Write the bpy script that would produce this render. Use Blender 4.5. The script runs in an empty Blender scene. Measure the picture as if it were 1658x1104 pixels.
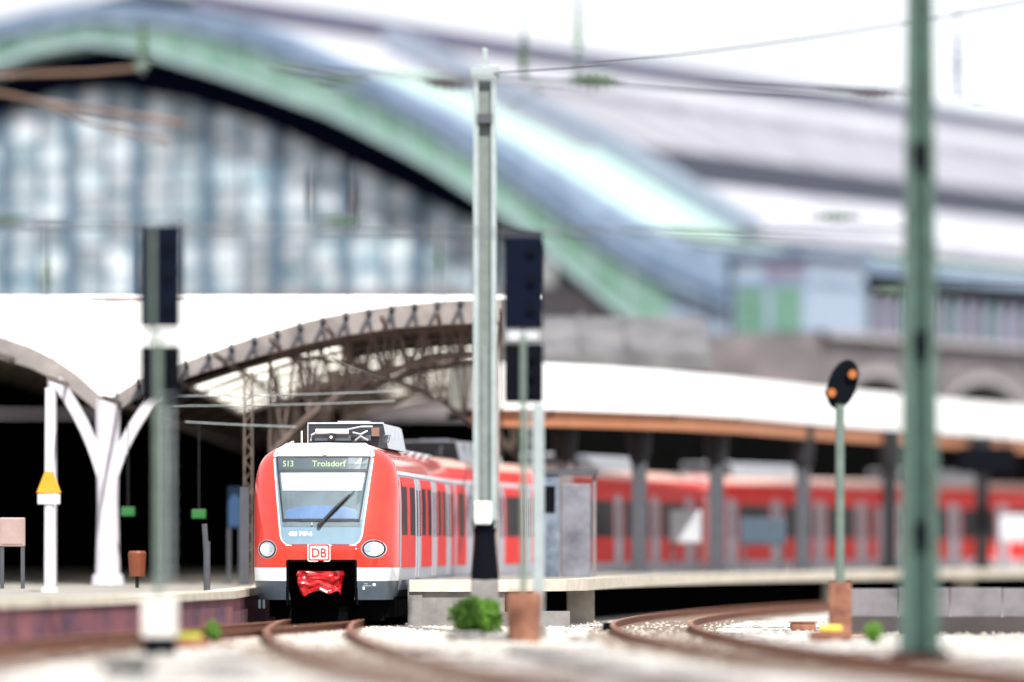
import bpy, math, random
from mathutils import Vector, Matrix
R = math.radians
random.seed(7)
SC = bpy.context.scene
COL = SC.collection

# ------------------------------------------------------------------ camera, sky, sun, exposure
F = 8690.0          # focal length in photo pixels (photo 1658 wide)
HZ = 885.0          # horizon row in the photo
CH = 1.65           # camera height over the rails
cam_d = bpy.data.cameras.new('camera'); cam = bpy.data.objects.new('camera', cam_d); COL.objects.link(cam)
cam.location = (0, 0, CH); cam.rotation_euler = (R(90), 0, 0)
cam_d.sensor_width = 36; cam_d.lens = 36 * F / 1658
cam_d.shift_y = (HZ - 552) / 1658
cam_d.clip_start = 1; cam_d.clip_end = 6000
cam_d.dof.use_dof = True; cam_d.dof.focus_distance = 111.6; cam_d.dof.aperture_fstop = 0.21
cam_d.dof.aperture_blades = 0
SC.camera = cam

SUN = Vector((0.15, -0.80, 0.82)).normalized()
w = bpy.data.worlds.new('World'); SC.world = w; w.use_nodes = True
nt = w.node_tree; nt.nodes.clear()
wo = nt.nodes.new('ShaderNodeOutputWorld'); bg = nt.nodes.new('ShaderNodeBackground')
sky = nt.nodes.new('ShaderNodeTexSky'); sky.sky_type = 'NISHITA'; sky.sun_disc = False
sky.sun_elevation = math.asin(SUN.z); sky.sun_rotation = math.atan2(SUN.x, SUN.y)
sky.dust_density = 4; sky.air_density = 1.0; sky.ozone_density = 1.0
mx = nt.nodes.new('ShaderNodeMix'); mx.data_type = 'RGBA'
tc = nt.nodes.new('ShaderNodeTexCoord'); mp = nt.nodes.new('ShaderNodeMapping'); mp.inputs['Scale'].default_value = (1.4, 1.4, 4)
nz = nt.nodes.new('ShaderNodeTexNoise'); nz.inputs['Scale'].default_value = 2.2; nz.inputs['Detail'].default_value = 6
cr = nt.nodes.new('ShaderNodeValToRGB'); cr.color_ramp.elements[0].position = 0.25; cr.color_ramp.elements[1].position = 0.5
cr.color_ramp.elements[0].color = (.6, .6, .6, 1)
nt.links.new(tc.outputs['Generated'], mp.inputs[0]); nt.links.new(mp.outputs[0], nz.inputs['Vector'])
nt.links.new(nz.outputs[0], cr.inputs[0]); nt.links.new(cr.outputs[0], mx.inputs[0])
nt.links.new(sky.outputs[0], mx.inputs[6]); mx.inputs[7].default_value = (11.5, 11.8, 12.4, 1)   # thin bright cloud
nt.links.new(mx.outputs[2], bg.inputs[0]); bg.inputs[1].default_value = 0.073
nt.links.new(bg.outputs[0], wo.inputs[0])
sd = bpy.data.lights.new('sun', 'SUN'); so = bpy.data.objects.new('sun', sd); COL.objects.link(so)
sd.energy = 4.6; sd.angle = R(0.5); sd.color = (1, .965, .91)
so.rotation_euler = (-SUN).to_track_quat('-Z', 'Y').to_euler(); so.location = (0, 0, 60)
vs = SC.view_settings; vs.view_transform = 'Standard'; vs.look = 'None'; vs.gamma = 1; vs.use_curve_mapping = False
vs.exposure = 0.58
SC.render.engine = 'CYCLES'
SC.cycles.use_denoising = True
SC.cycles.max_bounces = 6; SC.cycles.diffuse_bounces = 3; SC.cycles.glossy_bounces = 3; SC.cycles.transparent_max_bounces = 8
SC.cycles.caustics_reflective = False; SC.cycles.caustics_refractive = False

# ------------------------------------------------------------------ materials
MATS = {}
def mat(name, c, rough=.6, metal=0., var=.12, scale=3., bump=0., bscale=30., coat=0., spec=.5, c2=None, tri=None, rnd=0., trans=0., emis=None):
    if name in MATS: return MATS[name]
    m = bpy.data.materials.new(name); m.use_nodes = True; n = m.node_tree; N = n.nodes; L = n.links
    b = N['Principled BSDF']; b.inputs['Roughness'].default_value = rough; b.inputs['Metallic'].default_value = metal
    b.inputs['Specular IOR Level'].default_value = spec; b.inputs['Coat Weight'].default_value = coat
    b.inputs['Coat Roughness'].default_value = .08
    t = N.new('ShaderNodeTexCoord'); no = N.new('ShaderNodeTexNoise'); no.inputs['Scale'].default_value = scale
    no.inputs['Detail'].default_value = 7; no.inputs['Roughness'].default_value = .62
    L.new(t.outputs['Object'], no.inputs['Vector'])
    rp = N.new('ShaderNodeValToRGB'); rp.color_ramp.elements[0].position = .32; rp.color_ramp.elements[1].position = .68
    d = c2 if c2 else tuple(x * (1 - 2 * var) for x in c)
    rp.color_ramp.elements[0].color = (*d, 1); rp.color_ramp.elements[1].color = (*c, 1)
    L.new(no.outputs[0], rp.inputs[0]); out = rp.outputs[0]
    if rnd:
        oi = N.new('ShaderNodeObjectInfo'); hs = N.new('ShaderNodeHueSaturation')
        mr = N.new('ShaderNodeMapRange'); mr.inputs[3].default_value = 1 - rnd; mr.inputs[4].default_value = 1 + rnd
        L.new(oi.outputs['Random'], mr.inputs[0]); L.new(mr.outputs[0], hs.inputs['Value'])
        L.new(out, hs.inputs['Color']); out = hs.outputs[0]
    L.new(out, b.inputs['Base Color'])
    if bump:
        n2 = N.new('ShaderNodeTexNoise'); n2.inputs['Scale'].default_value = bscale; n2.inputs['Detail'].default_value = 5
        L.new(t.outputs['Object'], n2.inputs['Vector'])
        bm = N.new('ShaderNodeBump'); bm.inputs['Strength'].default_value = bump; bm.inputs['Distance'].default_value = .02
        L.new(n2.outputs[0], bm.inputs['Height']); L.new(bm.outputs[0], b.inputs['Normal'])
    if emis:
        b.inputs['Emission Color'].default_value = (*emis[:3], 1); b.inputs['Emission Strength'].default_value = emis[3]
    if trans:
        tl = N.new('ShaderNodeBsdfTranslucent'); tl.inputs[0].default_value = (*c, 1)
        mxs = N.new('ShaderNodeMixShader'); mxs.inputs[0].default_value = trans
        L.new(b.outputs[0], mxs.inputs[1]); L.new(tl.outputs[0], mxs.inputs[2]); L.new(mxs.outputs[0], N['Material Output'].inputs[0])
    MATS[name] = m; return m
def glass_mat(name, tint=(.8, .9, .95), refl=.25, rough=.03):
    m = bpy.data.materials.new(name); m.use_nodes = True; n = m.node_tree; N = n.nodes; L = n.links
    N.remove(N['Principled BSDF'])
    tr = N.new('ShaderNodeBsdfTransparent'); tr.inputs[0].default_value = (*tint, 1)
    gl = N.new('ShaderNodeBsdfGlossy'); gl.inputs['Roughness'].default_value = rough
    lw = N.new('ShaderNodeFresnel'); lw.inputs[0].default_value = 1.5
    ma = N.new('ShaderNodeMath'); ma.operation = 'ADD'; ma.inputs[1].default_value = refl; ma.use_clamp = True
    ms = N.new('ShaderNodeMixShader')
    L.new(lw.outputs[0], ma.inputs[0]); L.new(ma.outputs[0], ms.inputs[0]); L.new(tr.outputs[0], ms.inputs[1]); L.new(gl.outputs[0], ms.inputs[2])
    L.new(ms.outputs[0], N['Material Output'].inputs[0]); MATS[name] = m; return m

RED = mat('traffic_red_paint', (.70, .028, .007), .4, c2=(.50, .014, .006), scale=1.1, coat=.8)
REDP = mat('red_side_panel_paint', (.72, .014, .006), .5, var=.08, scale=1.3, coat=.0, spec=.25)
LGREY = mat('light_grey_paint', (.40, .42, .48), .45, var=.06, scale=1.5, coat=.2)
WHITE = mat('white_paint', (.80, .82, .84), .4, var=.04, scale=2, coat=.3)
MASK = mat('bluish_grey_front_paint', (.16, .26, .34), .38, var=.08, scale=2, coat=.4)
SLATE = mat('slate_skirt_paint', (.06, .085, .11), .45, var=.15, coat=.2)
BLACK = mat('black_underframe', (.003, .003, .004), .95, var=.2, spec=.05)
RUBBER = mat('black_rubber', (.012, .012, .014), .6)
DARKBOX = mat('dark_roof_equipment', (.022, .027, .038), .5, var=.2)
STEELL = mat('pale_metal', (.55, .60, .66), .38, metal=.35, var=.12, scale=5)
WIN = mat('dark_window_glass', (.006, .006, .008), .35, var=.4, scale=2, spec=.08)
SLIT = mat('door_window_glass', (.02, .022, .03), .2, var=.4, scale=4, spec=.25)
GREENP = mat('green_mast_paint', (.06, .115, .092), .5, var=.28, scale=4)
DGREEN = mat('dark_green_web', (.012, .055, .045), .6, var=.3, scale=5)
SIGN_G = mat('pale_green_mast_paint', (.12, .165, .14), .5, var=.15, scale=5)
BOARD = mat('black_signal_board', (.002, .003, .006), .8, spec=.08)
NAVY = mat('blue_black_board', (.002, .004, .014), .8, spec=.08)
GALV = mat('galvanised_mast', (.30, .35, .36), .5, var=.12, scale=3)
OLIVE = mat('olive_channel', (.17, .20, .19), .6, var=.15)
CONC = mat('pale_concrete', (.62, .60, .56), .85, var=.15, scale=3, bump=.4, bscale=12)
CONCG = mat('grey_concrete', (.24, .225, .22), .9, var=.2, scale=2.5, bump=.5, bscale=10)
BEIGE = mat('beige_coping_stone', (.62, .56, .46), .85, var=.14, scale=3, bump=.4)
PAVE = mat('platform_paving', (.33, .31, .27), .85, var=.2, scale=1.2, bump=.2)
BRICKW = mat('red_brown_brick_wall', (.24, .075, .085), .9, c2=(.06, .035, .07), scale=1.1, bump=.5, bscale=9)
RUST = mat('rusty_rail', (.27, .085, .032), .7, c2=(.10, .045, .03), scale=6)
RUSTB = mat('rusty_base', (.30, .13, .075), .8, c2=(.10, .035, .02), scale=3, bump=.3)
RAILTOP = mat('worn_rail_top', (.27, .10, .05), .55, metal=.0, var=.15, scale=5)
STAIN = mat('rust_stained_gravel', (.17, .085, .045), .95, c2=(.075, .045, .03), scale=4, bump=.7, bscale=16)
SLEEP = mat('sleeper_concrete', (.24, .19, .15), .9, var=.2)
STONE = mat('ballast_stone', (.60, .57, .52), .9, c2=(.34, .30, .26), scale=9)
DARKIN = mat('painted_dark_interior', (.004, .004, .004), .95, var=.3, spec=.0)  # near-black colour stands in for the shade of deep interiors
STEELB = mat('brown_truss_steel', (.13, .095, .075), .6, c2=(.05, .035, .03), scale=4)
RIMG = mat('grey_beige_rim_steel', (.28, .25, .24), .7, var=.25, scale=1.2)
WROOF = mat('white_vault_roof', (.80, .80, .78), .6, var=.04, scale=.6)
SKYL = mat('skylight_glass', (.92, .91, .80), .5, var=.03, trans=.95)
WCOL = mat('lavender_white_column_paint', (.62, .60, .66), .5, var=.1, scale=2)
COPPER = mat('green_copper_panel', (.19, .30, .26), .6, c2=(.08, .18, .13), scale=.5, rnd=.1)
COPL = mat('pale_copper_edge', (.25, .34, .35), .5, var=.1, scale=1)
ZINC = mat('blue_grey_zinc', (.22, .29, .39), .55, c2=(.09, .14, .21), scale=.8)
ZINCD = mat('dark_navy_strip', (.004, .008, .03), .6, var=.3)
NAVYD = mat('navy_painted_shade', (.002, .003, .009), .9, spec=.0)  # navy-black colour stands in for shade under gable band and eave
PANE = mat('gable_pane_painted_reflections', (.54, .54, .56), .3, c2=(.11, .21, .26), scale=1.1, rnd=.42, spec=.6)  # mottled tones stand in for cloud reflections in the panes
MULL = mat('blue_mullion_paint', (.07, .13, .20), .5, var=.2)
ROOFW = mat('white_lavender_roof', (.44, .44, .49), .6, c2=(.30, .30, .34), scale=.30)
ROOFG = mat('grey_ribbed_roof', (.31, .305, .345), .7, c2=(.20, .20, .235), scale=.5)
MINT = mat('mint_roof_glass', (.40, .55, .48), .45, c2=(.30, .45, .39), scale=.4)
WALLB = mat('beige_arcade_stone', (.22, .19, .205), .8, c2=(.10, .09, .09), scale=.5)
EAVEW = mat('eave_window_glass', (.11, .105, .15), .4, c2=(.05, .06, .09), scale=1.2, rnd=.35)
PANELB = mat('pale_blue_panel', (.25, .31, .40), .5, var=.08, rnd=.1)
ORANGE = mat('orange_canopy_soffit', (.40, .16, .075), .7, var=.1, scale=1)
CANW = mat('white_canopy_fascia', (.82, .82, .82), .55, var=.03)
PILD = mat('dark_slate_pillar', (.005, .005, .008), .8, var=.2)
PILG = mat('grey_pillar', (.055, .06, .075), .6, var=.15)
INSG = mat('green_insulator_glaze', (.05, .12, .035), .35, var=.3, scale=8)
INSGP = mat('pale_green_insulator_glaze', (.13, .22, .13), .35, var=.3, scale=8)
INSR = mat('brown_insulator_glaze', (.05, .012, .012), .3, var=.3, scale=8)
WIREM = mat('catenary_wire', (.10, .11, .12), .6)
TUBEB = mat('brown_cantilever_tube', (.16, .085, .05), .6, var=.2)
LEAF = mat('bush_leaf', (.17, .36, .03), .6, c2=(.06, .17, .012), scale=6, rnd=.2, trans=.3)
YEL = mat('yellow_paint', (.60, .30, .01), .5, var=.1)
MOSS = mat('yellow_green_cover', (.42, .42, .03), .7, var=.2)
LITW = mat('lamp_lens_warm', (.8, .75, .6), .2, var=.02, emis=(1, .93, .75, 2.2))
AMBER = mat('amber_signal_lamp', (.28, .08, .005), .6, var=.02, emis=(1, .26, .01, .06))
GREENL = mat('green_sign_light', (.01, .10, .02), .4, emis=(.03, .75, .06, .06))
LEDM = mat('led_display_letters', (.5, .55, .25), .4, var=.02, emis=(.62, .72, .28, .3))
BLUEP = mat('blue_poster', (.008, .05, .13), .6)
POSTW = mat('white_board', (.50, .52, .56), .5, var=.1)
REDC = mat('red_vinyl_cover', (.50, .008, .012), .28, c2=(.34, .004, .008), scale=3, coat=.08)
SCREEN = glass_mat('windscreen_glass', (.86, .93, .97), .10, .02)

# ballast ground: pale gravel, rusty close to the rails' ends of the yard
def ground_mat():
    m = bpy.data.materials.new('pale_ballast_ground'); m.use_nodes = True; N = m.node_tree.nodes; L = m.node_tree.links
    b = N['Principled BSDF']; b.inputs['Roughness'].default_value = .95
    t = N.new('ShaderNodeTexCoord')
    v = N.new('ShaderNodeTexVoronoi'); v.inputs['Scale'].default_value = 16
    n1 = N.new('ShaderNodeTexNoise'); n1.inputs['Scale'].default_value = .42; n1.inputs['Detail'].default_value = 5
    for q in (v, n1): L.new(t.outputs['Object'], q.inputs['Vector'])
    r1 = N.new('ShaderNodeValToRGB'); r1.color_ramp.elements[0].position = .42; r1.color_ramp.elements[1].position = .55
    r1.color_ramp.elements[0].color = (.15, .115, .09, 1); r1.color_ramp.elements[1].color = (.62, .58, .52, 1)
    L.new(n1.outputs[0], r1.inputs[0])
    mxn = N.new('ShaderNodeMix'); mxn.data_type = 'RGBA'; mxn.blend_type = 'MULTIPLY'; mxn.inputs[0].default_value = .45
    L.new(r1.outputs[0], mxn.inputs[6]); L.new(v.outputs['Color'], mxn.inputs[7]); 
    hs = N.new('ShaderNodeHueSaturation'); hs.inputs['Saturation'].default_value = .45; hs.inputs['Value'].default_value = 1.25
    L.new(mxn.outputs[2], hs.inputs['Color']); L.new(hs.outputs[0], b.inputs['Base Color'])
    bp = N.new('ShaderNodeBump'); bp.inputs['Distance'].default_value = .05; bp.inputs['Strength'].default_value = .8
    L.new(v.outputs['Distance'], bp.inputs['Height']); L.new(bp.outputs[0], b.inputs['Normal'])
    return m
GROUND = ground_mat()

# ------------------------------------------------------------------ mesh helpers
class MB:
    def __init__(s): s.v = []; s.f = []; s.m = []; s.mi = 0
    def face(s, pts):
        k = len(s.v); s.v += [tuple(p) for p in pts]; s.f.append(list(range(k, k + len(pts)))); s.m.append(s.mi)
    def box(s, x0, x1, y0, y1, z0, z1, fr=None):
        P = [(x, y, z) for x in (x0, x1) for y in (y0, y1) for z in (z0, z1)]
        if fr: P = [fr(*p) for p in P]
        k = len(s.v); s.v += P
        for q in ((0, 1, 3, 2), (4, 6, 7, 5), (0, 4, 5, 1), (2, 3, 7, 6), (0, 2, 6, 4), (1, 5, 7, 3)):
            s.f.append([k + i for i in q]); s.m.append(s.mi)
        return s
    def bar(s, a, b, r, r2=None):          # square bar
        a = Vector(a); b = Vector(b); d = (b - a)
        if d.length < 1e-6: return s
        d.normalize(); up = Vector((0, 0, 1)) if abs(d.z) < .95 else Vector((0, 1, 0))
        u = d.cross(up).normalized(); v = u.cross(d)
        r2 = r if r2 is None else r2; k = len(s.v)
        for p, q in ((a, r), (b, r2)):
            for su, sv in ((-1, -1), (1, -1), (1, 1), (-1, 1)): s.v.append(tuple(p + u * su * q + v * sv * q))
        for q in ((0, 3, 2, 1), (4, 5, 6, 7), (0, 1, 5, 4), (1, 2, 6, 5), (2, 3, 7, 6), (3, 0, 4, 7)):
            s.f.append([k + i for i in q]); s.m.append(s.mi)
        return s
    def tube(s, pts, rr, n=10, cap=True):
        pts = [Vector(p) for p in pts]
        if not isinstance(rr, (list, tuple)): rr = [rr] * len(pts)
        k = len(s.v); ref = None
        for i, p in enumerate(pts):
            d = (pts[min(i + 1, len(pts) - 1)] - pts[max(i - 1, 0)]).normalized()
            up = Vector((0, 0, 1)) if abs(d.z) < .9 else Vector((1, 0, 0))
            u = d.cross(up).normalized(); v = u.cross(d)
            for j in range(n):
                a = 2 * math.pi * j / n; s.v.append(tuple(p + u * math.cos(a) * rr[i] + v * math.sin(a) * rr[i]))
        for i in range(len(pts) - 1):
            for j in range(n):
                a = k + i * n + j; b = k + i * n + (j + 1) % n
                s.f.append([a, b, b + n, a + n]); s.m.append(s.mi)
        if cap:
            s.f.append([k + j for j in range(n)][::-1]); s.m.append(s.mi)
            e = k + (len(pts) - 1) * n; s.f.append([e + j for j in range(n)]); s.m.append(s.mi)
        return s
    def grid(s, rows, closed=False):      # rows of equal-length point lists
        k = len(s.v); n = len(rows[0])
        for r in rows: s.v += [tuple(p) for p in r]
        for i in range(len(rows) - 1):
            for j in range(n - (0 if closed else 1)):
                a = k + i * n + j; b = k + i * n + (j + 1) % n
                s.f.append([a, b, b + n, a + n]); s.m.append(s.mi)
        return s
    def build(s, name, mats, parent=None, smooth=False, loc=None, bevel=0):
        me = bpy.data.meshes.new(name); me.from_pydata(s.v, [], s.f)
        if not isinstance(mats, (list, tuple)): mats = [mats]
        for m in mats: me.materials.append(m)
        if len(mats) > 1: me.polygons.foreach_set('material_index', s.m)
        if smooth: me.polygons.foreach_set('use_smooth', [True] * len(me.polygons))
        me.update()
        o = bpy.data.objects.new(name, me); COL.objects.link(o)
        if loc: o.location = loc
        if parent: o.parent = parent
        if bevel:
            b = o.modifiers.new('b', 'BEVEL'); b.width = bevel; b.segments = 2; b.limit_method = 'ANGLE'
        return o
def tag(o, label=None, cat=None, group=None, kind=None):
    if label: o['label'] = label
    if cat: o['category'] = cat
    if group: o['group'] = group
    if kind: o['kind'] = kind
    return o
def thing(name, loc, label, cat, group=None):
    o = bpy.data.objects.new(name, None); COL.objects.link(o); o.location = loc; o.empty_display_size = .3
    return tag(o, label, cat, group)
def X(px, D): return (px - 829) / F * D
def Z(py, D): return CH + (HZ - py) / F * D
def P(px, py, D): return Vector((X(px, D), D, Z(py, D)))
def interp(tab, x):
    if x <= tab[0][0]: return tab[0][1]
    for (a, b), (c, d) in zip(tab, tab[1:]):
        if x <= c: return b + (d - b) * (x - a) / (c - a)
    return tab[-1][1]

# ------------------------------------------------------------------ ground
g = MB()
xs = [-2500, -400, -60, -20, -10, 0, 10, 20, 60, 400, 2500]; ys = [-60, 0, 40, 70, 90, 110, 130, 160, 200, 300, 600, 4500]
g.grid([[(x, y, -.02) for x in xs] for y in ys]); tag(g.build('ground', GROUND), kind='structure')

# track centre lines X(D)
def T1(D): return -3.88 + (D - 108) ** 2 / (600. if D < 108 else 320.) + (0.012 * (D - 108) if D > 108 else 0)
def T2(D): return 2.65 + (.0034 if D > 100 else .0024) * (D - 100) ** 2
def T3(D): return interp([(40, -8.3), (60, -8.2), (70, -7.95), (80, -7.5), (90, -6.55), (97, -5.45), (107, -3.95), (113, -3.8)], D)
def track(name_label, fn, D0, D1, ties=True):
    t = thing('railway_track', (fn(D0), D0, 0), name_label, 'track', 'tracks in the station throat')
    def L(p): return (p[0] - fn(D0), p[1] - D0, p[2])
    n = int((D1 - D0) / 1.0)
    Ds = [D0 + (D1 - D0) * i / n for i in range(n + 1)]
    for sd_ in (-1, 1):
        m = MB(); prof = [(-.07, 0.05), (.07, 0.05), (.07, .065), (.012, .085), (.015, .175), (.042, .19), (.042, .225), (-.042, .225), (-.042, .19), (-.015, .175), (-.012, .085), (-.07, .065)]
        rows = []
        for D in Ds:
            dx = (fn(D + .1) - fn(D - .1)) / .2; nn = Vector((1, -dx)).normalized()
            c = Vector((fn(D), D)) + nn * sd_ * .7535
            rows.append([L((c.x + nn.x * a, c.y + nn.y * a, z - .06)) for a, z in prof])
        m.grid(rows, closed=True)
        k = len(prof)
        m.m = [1 if (i % k) in (6,) else 0 for i in range(len(m.f))]
        m.build('rail', [RUST, RAILTOP], t)
    for sd_ in (-1, 1):
        m = MB(); rows = []
        for D in Ds:
            dx = (fn(D + .1) - fn(D - .1)) / .2; nn = Vector((1, -dx)).normalized(); c = Vector((fn(D), D)) + nn * sd_ * .7535
            rows.append([L((c.x + nn.x * a, c.y + nn.y * a, -.011)) for a in (-.27, .27)])
        m.grid(rows); m.build('rust_stained_ballast', STAIN, t)
    m = MB(); D = D0
    while D < D1:
        dx = (fn(D + .1) - fn(D - .1)) / .2; nn = Vector((1, -dx)).normalized(); dd = Vector((dx, 1)).normalized()
        def fr(a, b, z): 
            return L((fn(D) + nn.x * a + dd.x * b, D + nn.y * a + dd.y * b, z))
        m.box(-1.25, 1.25, -.12, .12, -.05, .004 + random.uniform(-.004, .004), fr); 
        for q in (-.7535, .7535): m.box(q - .14, q + .14, -.09, .09, -.004, .02, fr)
        D += .62
    tag(m.build('sleepers', SLEEP, t), kind='stuff')
track('curved rusty track the red train stands on, swinging right towards the viewer', T1, 45, 185)
track('curved rusty track in front of the right platform, right of the bush', T2, 45, 185)
track('rusty track along the brick platform wall at the left', T3, 45, 112)

# ballast stones where the picture is sharp enough
m = MB(); ico = [(1, 0, 0), (-1, 0, 0), (0, 1, 0), (0, -1, 0), (0, 0, 1), (0, 0, -1)]
icf = [(0, 2, 4), (2, 1, 4), (1, 3, 4), (3, 0, 4), (2, 0, 5), (1, 2, 5), (3, 1, 5), (0, 3, 5)]
for i in range(15000):
    D = random.uniform(64, 118) if i % 2 else random.uniform(88, 112); x = random.uniform(-9, 10) if i % 2 else random.uniform(-6, 1)
    if any(abs(abs(x - f(D)) - .7535) < .11 for f in (T1, T2, T3)): continue
    r = random.uniform(.018, .045); k = len(m.v); a = random.uniform(0, 6.28)
    for p in ico:
        q = Vector(p) * r * random.uniform(.7, 1.3); m.v.append((x + q.x * math.cos(a) - q.y * math.sin(a), D + q.x * math.sin(a) + q.y * math.cos(a), -.01 + q.z * .7 + r * .3))
    for t in icf: m.f.append([k + j for j in t]); m.m.append(0)
tag(m.build('ballast_stones', STONE), 'loose pale ballast stones scattered between and beside the rails', 'gravel', kind='stuff')

# ------------------------------------------------------------------ right platform
def pe(D): return T2(D) - 1.75 / math.cos(math.atan(.0068 * (D - 100)))
def pt(D): return T1(D) + 1.66 / math.cos(math.atan((D - 108) / 160.)) if D > 108 else T1(D) + 1.66
right_platform = tag(bpy.data.objects.new('platform', None), kind='structure'); COL.objects.link(right_platform)
tag(right_platform, 'right island platform beside the train')
Ds = [111 + i * 1.5 for i in range(60)]
def near(D): return pe(D) if D > 113 else interp([(111, -.1), (113, pe(113))], D)
m = MB(); m.grid([[(pt(D), D, .95), (near(D), D, .95)] for D in Ds]); m.build('paving', PAVE, right_platform)
m = MB()
def strip(mb, xf, Ds, z0, z1, off0, off1):
    rows = []
    for D in Ds: rows.append([(xf(D) + off0, D, z0), (xf(D) + off1, D, z0), (xf(D) + off1, D, z1), (xf(D) + off0, D, z1)])
    mb.grid(rows, closed=True); mb.face(rows[0]); mb.face(rows[-1][::-1])
strip(m, near, Ds, .72, .965, -.42, .05); m.box(-2.12, -.1, 110.93, 111.4, .72, .966); m.build('coping', BEIGE, right_platform)
m = MB(); strip(m, lambda D: near(D) - 1.3, [q for q in Ds if q > 113], -.1, .72, -.3, 0); m.build('recessed_wall', DARKIN, right_platform)  # shade under the platform overhang is put into this wall's colour
m = MB(); m.box(-2.08, -.15, 111.05, 111.5, -.1, .718); m.box(-.2, 1.2, 111.06, 112.6, -.1, .3); m.build('end_wall', CONCG, right_platform)
m = MB(); strip(m, pt, Ds, -.1, .945, 0, .3); m.build('track_side_wall', CONCG, right_platform)
for px, D in ((940, 118), (1350, 151), (1560, 164)):
    m = MB(); x = X(px, D); x = min(x, near(D) - .25); m.box(x - .3, x + .3, D - .3, D + .3, -.05, .718); m.build('support_pier', BEIGE, right_platform)

# ------------------------------------------------------------------ left platform
left_platform = tag(bpy.data.objects.new('platform', None), kind='structure'); COL.objects.link(left_platform)
left_platform['label'] = 'left platform with red brown side wall'
LE = [(-11.2, 74), (-8.5, 89), (-6.75, 97), (-5.55, 106.5), (-5.5, 112), (-5.3, 122), (-4.1, 135), (-1.4, 150)]
m = MB(); m.grid([[(-40, D, .76), (x, D, .76)] for x, D in LE] + [[(-40, 200, .76), (-1.4, 200, .76)]]); m.build('paving', PAVE, left_platform)
m = MB(); m.grid([[(x - .55, D + .1, .62), (x + .05, D, .62), (x + .05, D, .775), (x - .55, D + .1, .775)] for x, D in LE], closed=True); m.build('coping', BEIGE, left_platform)
m = MB(); m.grid([[(x, D, -.1), (x, D, .62)] for x, D in LE]); m.build('brick_wall', BRICKW, left_platform)

# ------------------------------------------------------------------ low concrete wall, right
def lowwall():
    t = thing('retaining_wall', (6.4, 103, 0), 'low pale concrete wall behind the foot of the thick green mast', 'wall')
    x = 0
    for i in range(9):
        L = .99; m = MB(); m.box(x + .005, x + L, 0, .25, .3, random.uniform(.84, .88)); m.build('wall_panel', mat('lavender_concrete', (.19, .175, .19), .85, var=.2, scale=1.5), t, bevel=.015); x += 1
    m = MB(); m.box(-.02, 9, -.05, .3, -.05, .299); m.build('footing', mat('dark_footing', (.055, .045, .045), .9), t)
    t.rotation_euler.z = R(-6)
lowwall()

# ------------------------------------------------------------------ THE TRAIN
train = thing('commuter_train', (-3.88, 110, 0), 'long red electric commuter train with white front roof and slate skirt, headlights on', 'train')
ORG = Vector((-3.88, 110, 0))
PROF = [(1.40, .56), (1.47, .75), (1.49, .95), (1.505, 1.22), (1.51, 1.8), (1.505, 2.5), (1.49, 2.95), (1.46, 3.13), (1.445, 3.20), (1.40, 3.36), (1.29, 3.52), (1.12, 3.65), (.85, 3.75), (.45, 3.79), (0, 3.80)]
def wz(z):
    if z <= PROF[0][1]: return PROF[0][0]
    for (a, b), (c, d) in zip(PROF, PROF[1:]):
        if z <= d: return a + (c - a) * (z - b) / (d - b)
    return 0
def frame(org, th):
    dx, dy = math.sin(th), math.cos(th)
    def f(x, y, z): return (org[0] + x * dy + y * dx - ORG.x, org[1] - x * dx + y * dy - ORG.y, z)
    return f
# chain of cars on the curve
def path(s): return Vector((-3.88 + .012 * s + s * s / 300., 110 + s - s ** 3 / (6 * 150 ** 2)))
CARL = 15.6
ends = [0.0, 16.0, 31.8, 47.6, 63.6, 79.6, 95.4]
frames = []
for a, b in zip(ends, ends[1:]):
    p, q = path(a), path(b); th = math.atan2(q.x - p.x, q.y - p.y); frames.append((frame(p, th), (q - p).length))
f0, L0 = frames[0]

def Lz(z):
    return interp([(.5, 1.00), (1.0, 1.08), (1.7, 1.12), (2.2, 1.03), (3.52, .635), (3.60, .57), (3.69, .42), (3.76, .25), (3.8, .02)], z)
def fy(x, z):
    w_ = wz(min(z, 3.79)); a = min(1, abs(x) / max(w_, .01))
    return .9 - Lz(z) * max(0, 1 - a ** 3.4) ** .5
def front_shell():
    m = MB()
    A = [0, .12, .24, .36, .4665, .52, .6, .68, .75, .81, .86, .9, .935, .96, .98, .992, 1]
    A = [-a for a in A[:0:-1]] + A
    Zs = [.56, .75, .95, 1.1, 1.22, 1.37, 1.5, 1.7, 1.9, 2.1, 2.3, 2.5, 2.7, 2.9, 3.05, 3.2, 3.32, 3.42, 3.52, 3.6, 3.66, 3.71, 3.75, 3.775, 3.79, 3.80]
    for i in range(len(Zs) - 1):
        for j in range(len(A) - 1):
            z0, z1 = Zs[i], Zs[i + 1]
            if z1 < 1.38 and abs((A[j] + A[j + 1]) / 2) < .46: continue
            pts = []
            for a, z in ((A[j], z0), (A[j + 1], z0), (A[j + 1], z1), (A[j], z1)):
                w_ = wz(z) if z < 3.8 else .001; pts.append(f0(a * w_, .9 - Lz(z) * max(0, 1 - abs(a) ** 3.4) ** .5, z))
            zc = (z0 + z1) / 2
            m.mi = 1 if (zc < .95) else (2 if zc < 1.22 else (2 if (zc > 3.56 and abs((A[j] + A[j + 1]) / 2 * wz(zc)) < 1.0) else 0))
            m.face(pts)
    o = m.build('cab_front', [RED, SLATE, WHITE], train, smooth=False)
    # weld for smooth shading
    import bmesh
    b = bmesh.new(); b.from_mesh(o.data); bmesh.ops.remove_doubles(b, verts=b.verts, dist=.0006); b.to_mesh(o.data); b.free()
    o.data.polygons.foreach_set('use_smooth', [True] * len(o.data.polygons)); return o
cab = front_shell()
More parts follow.
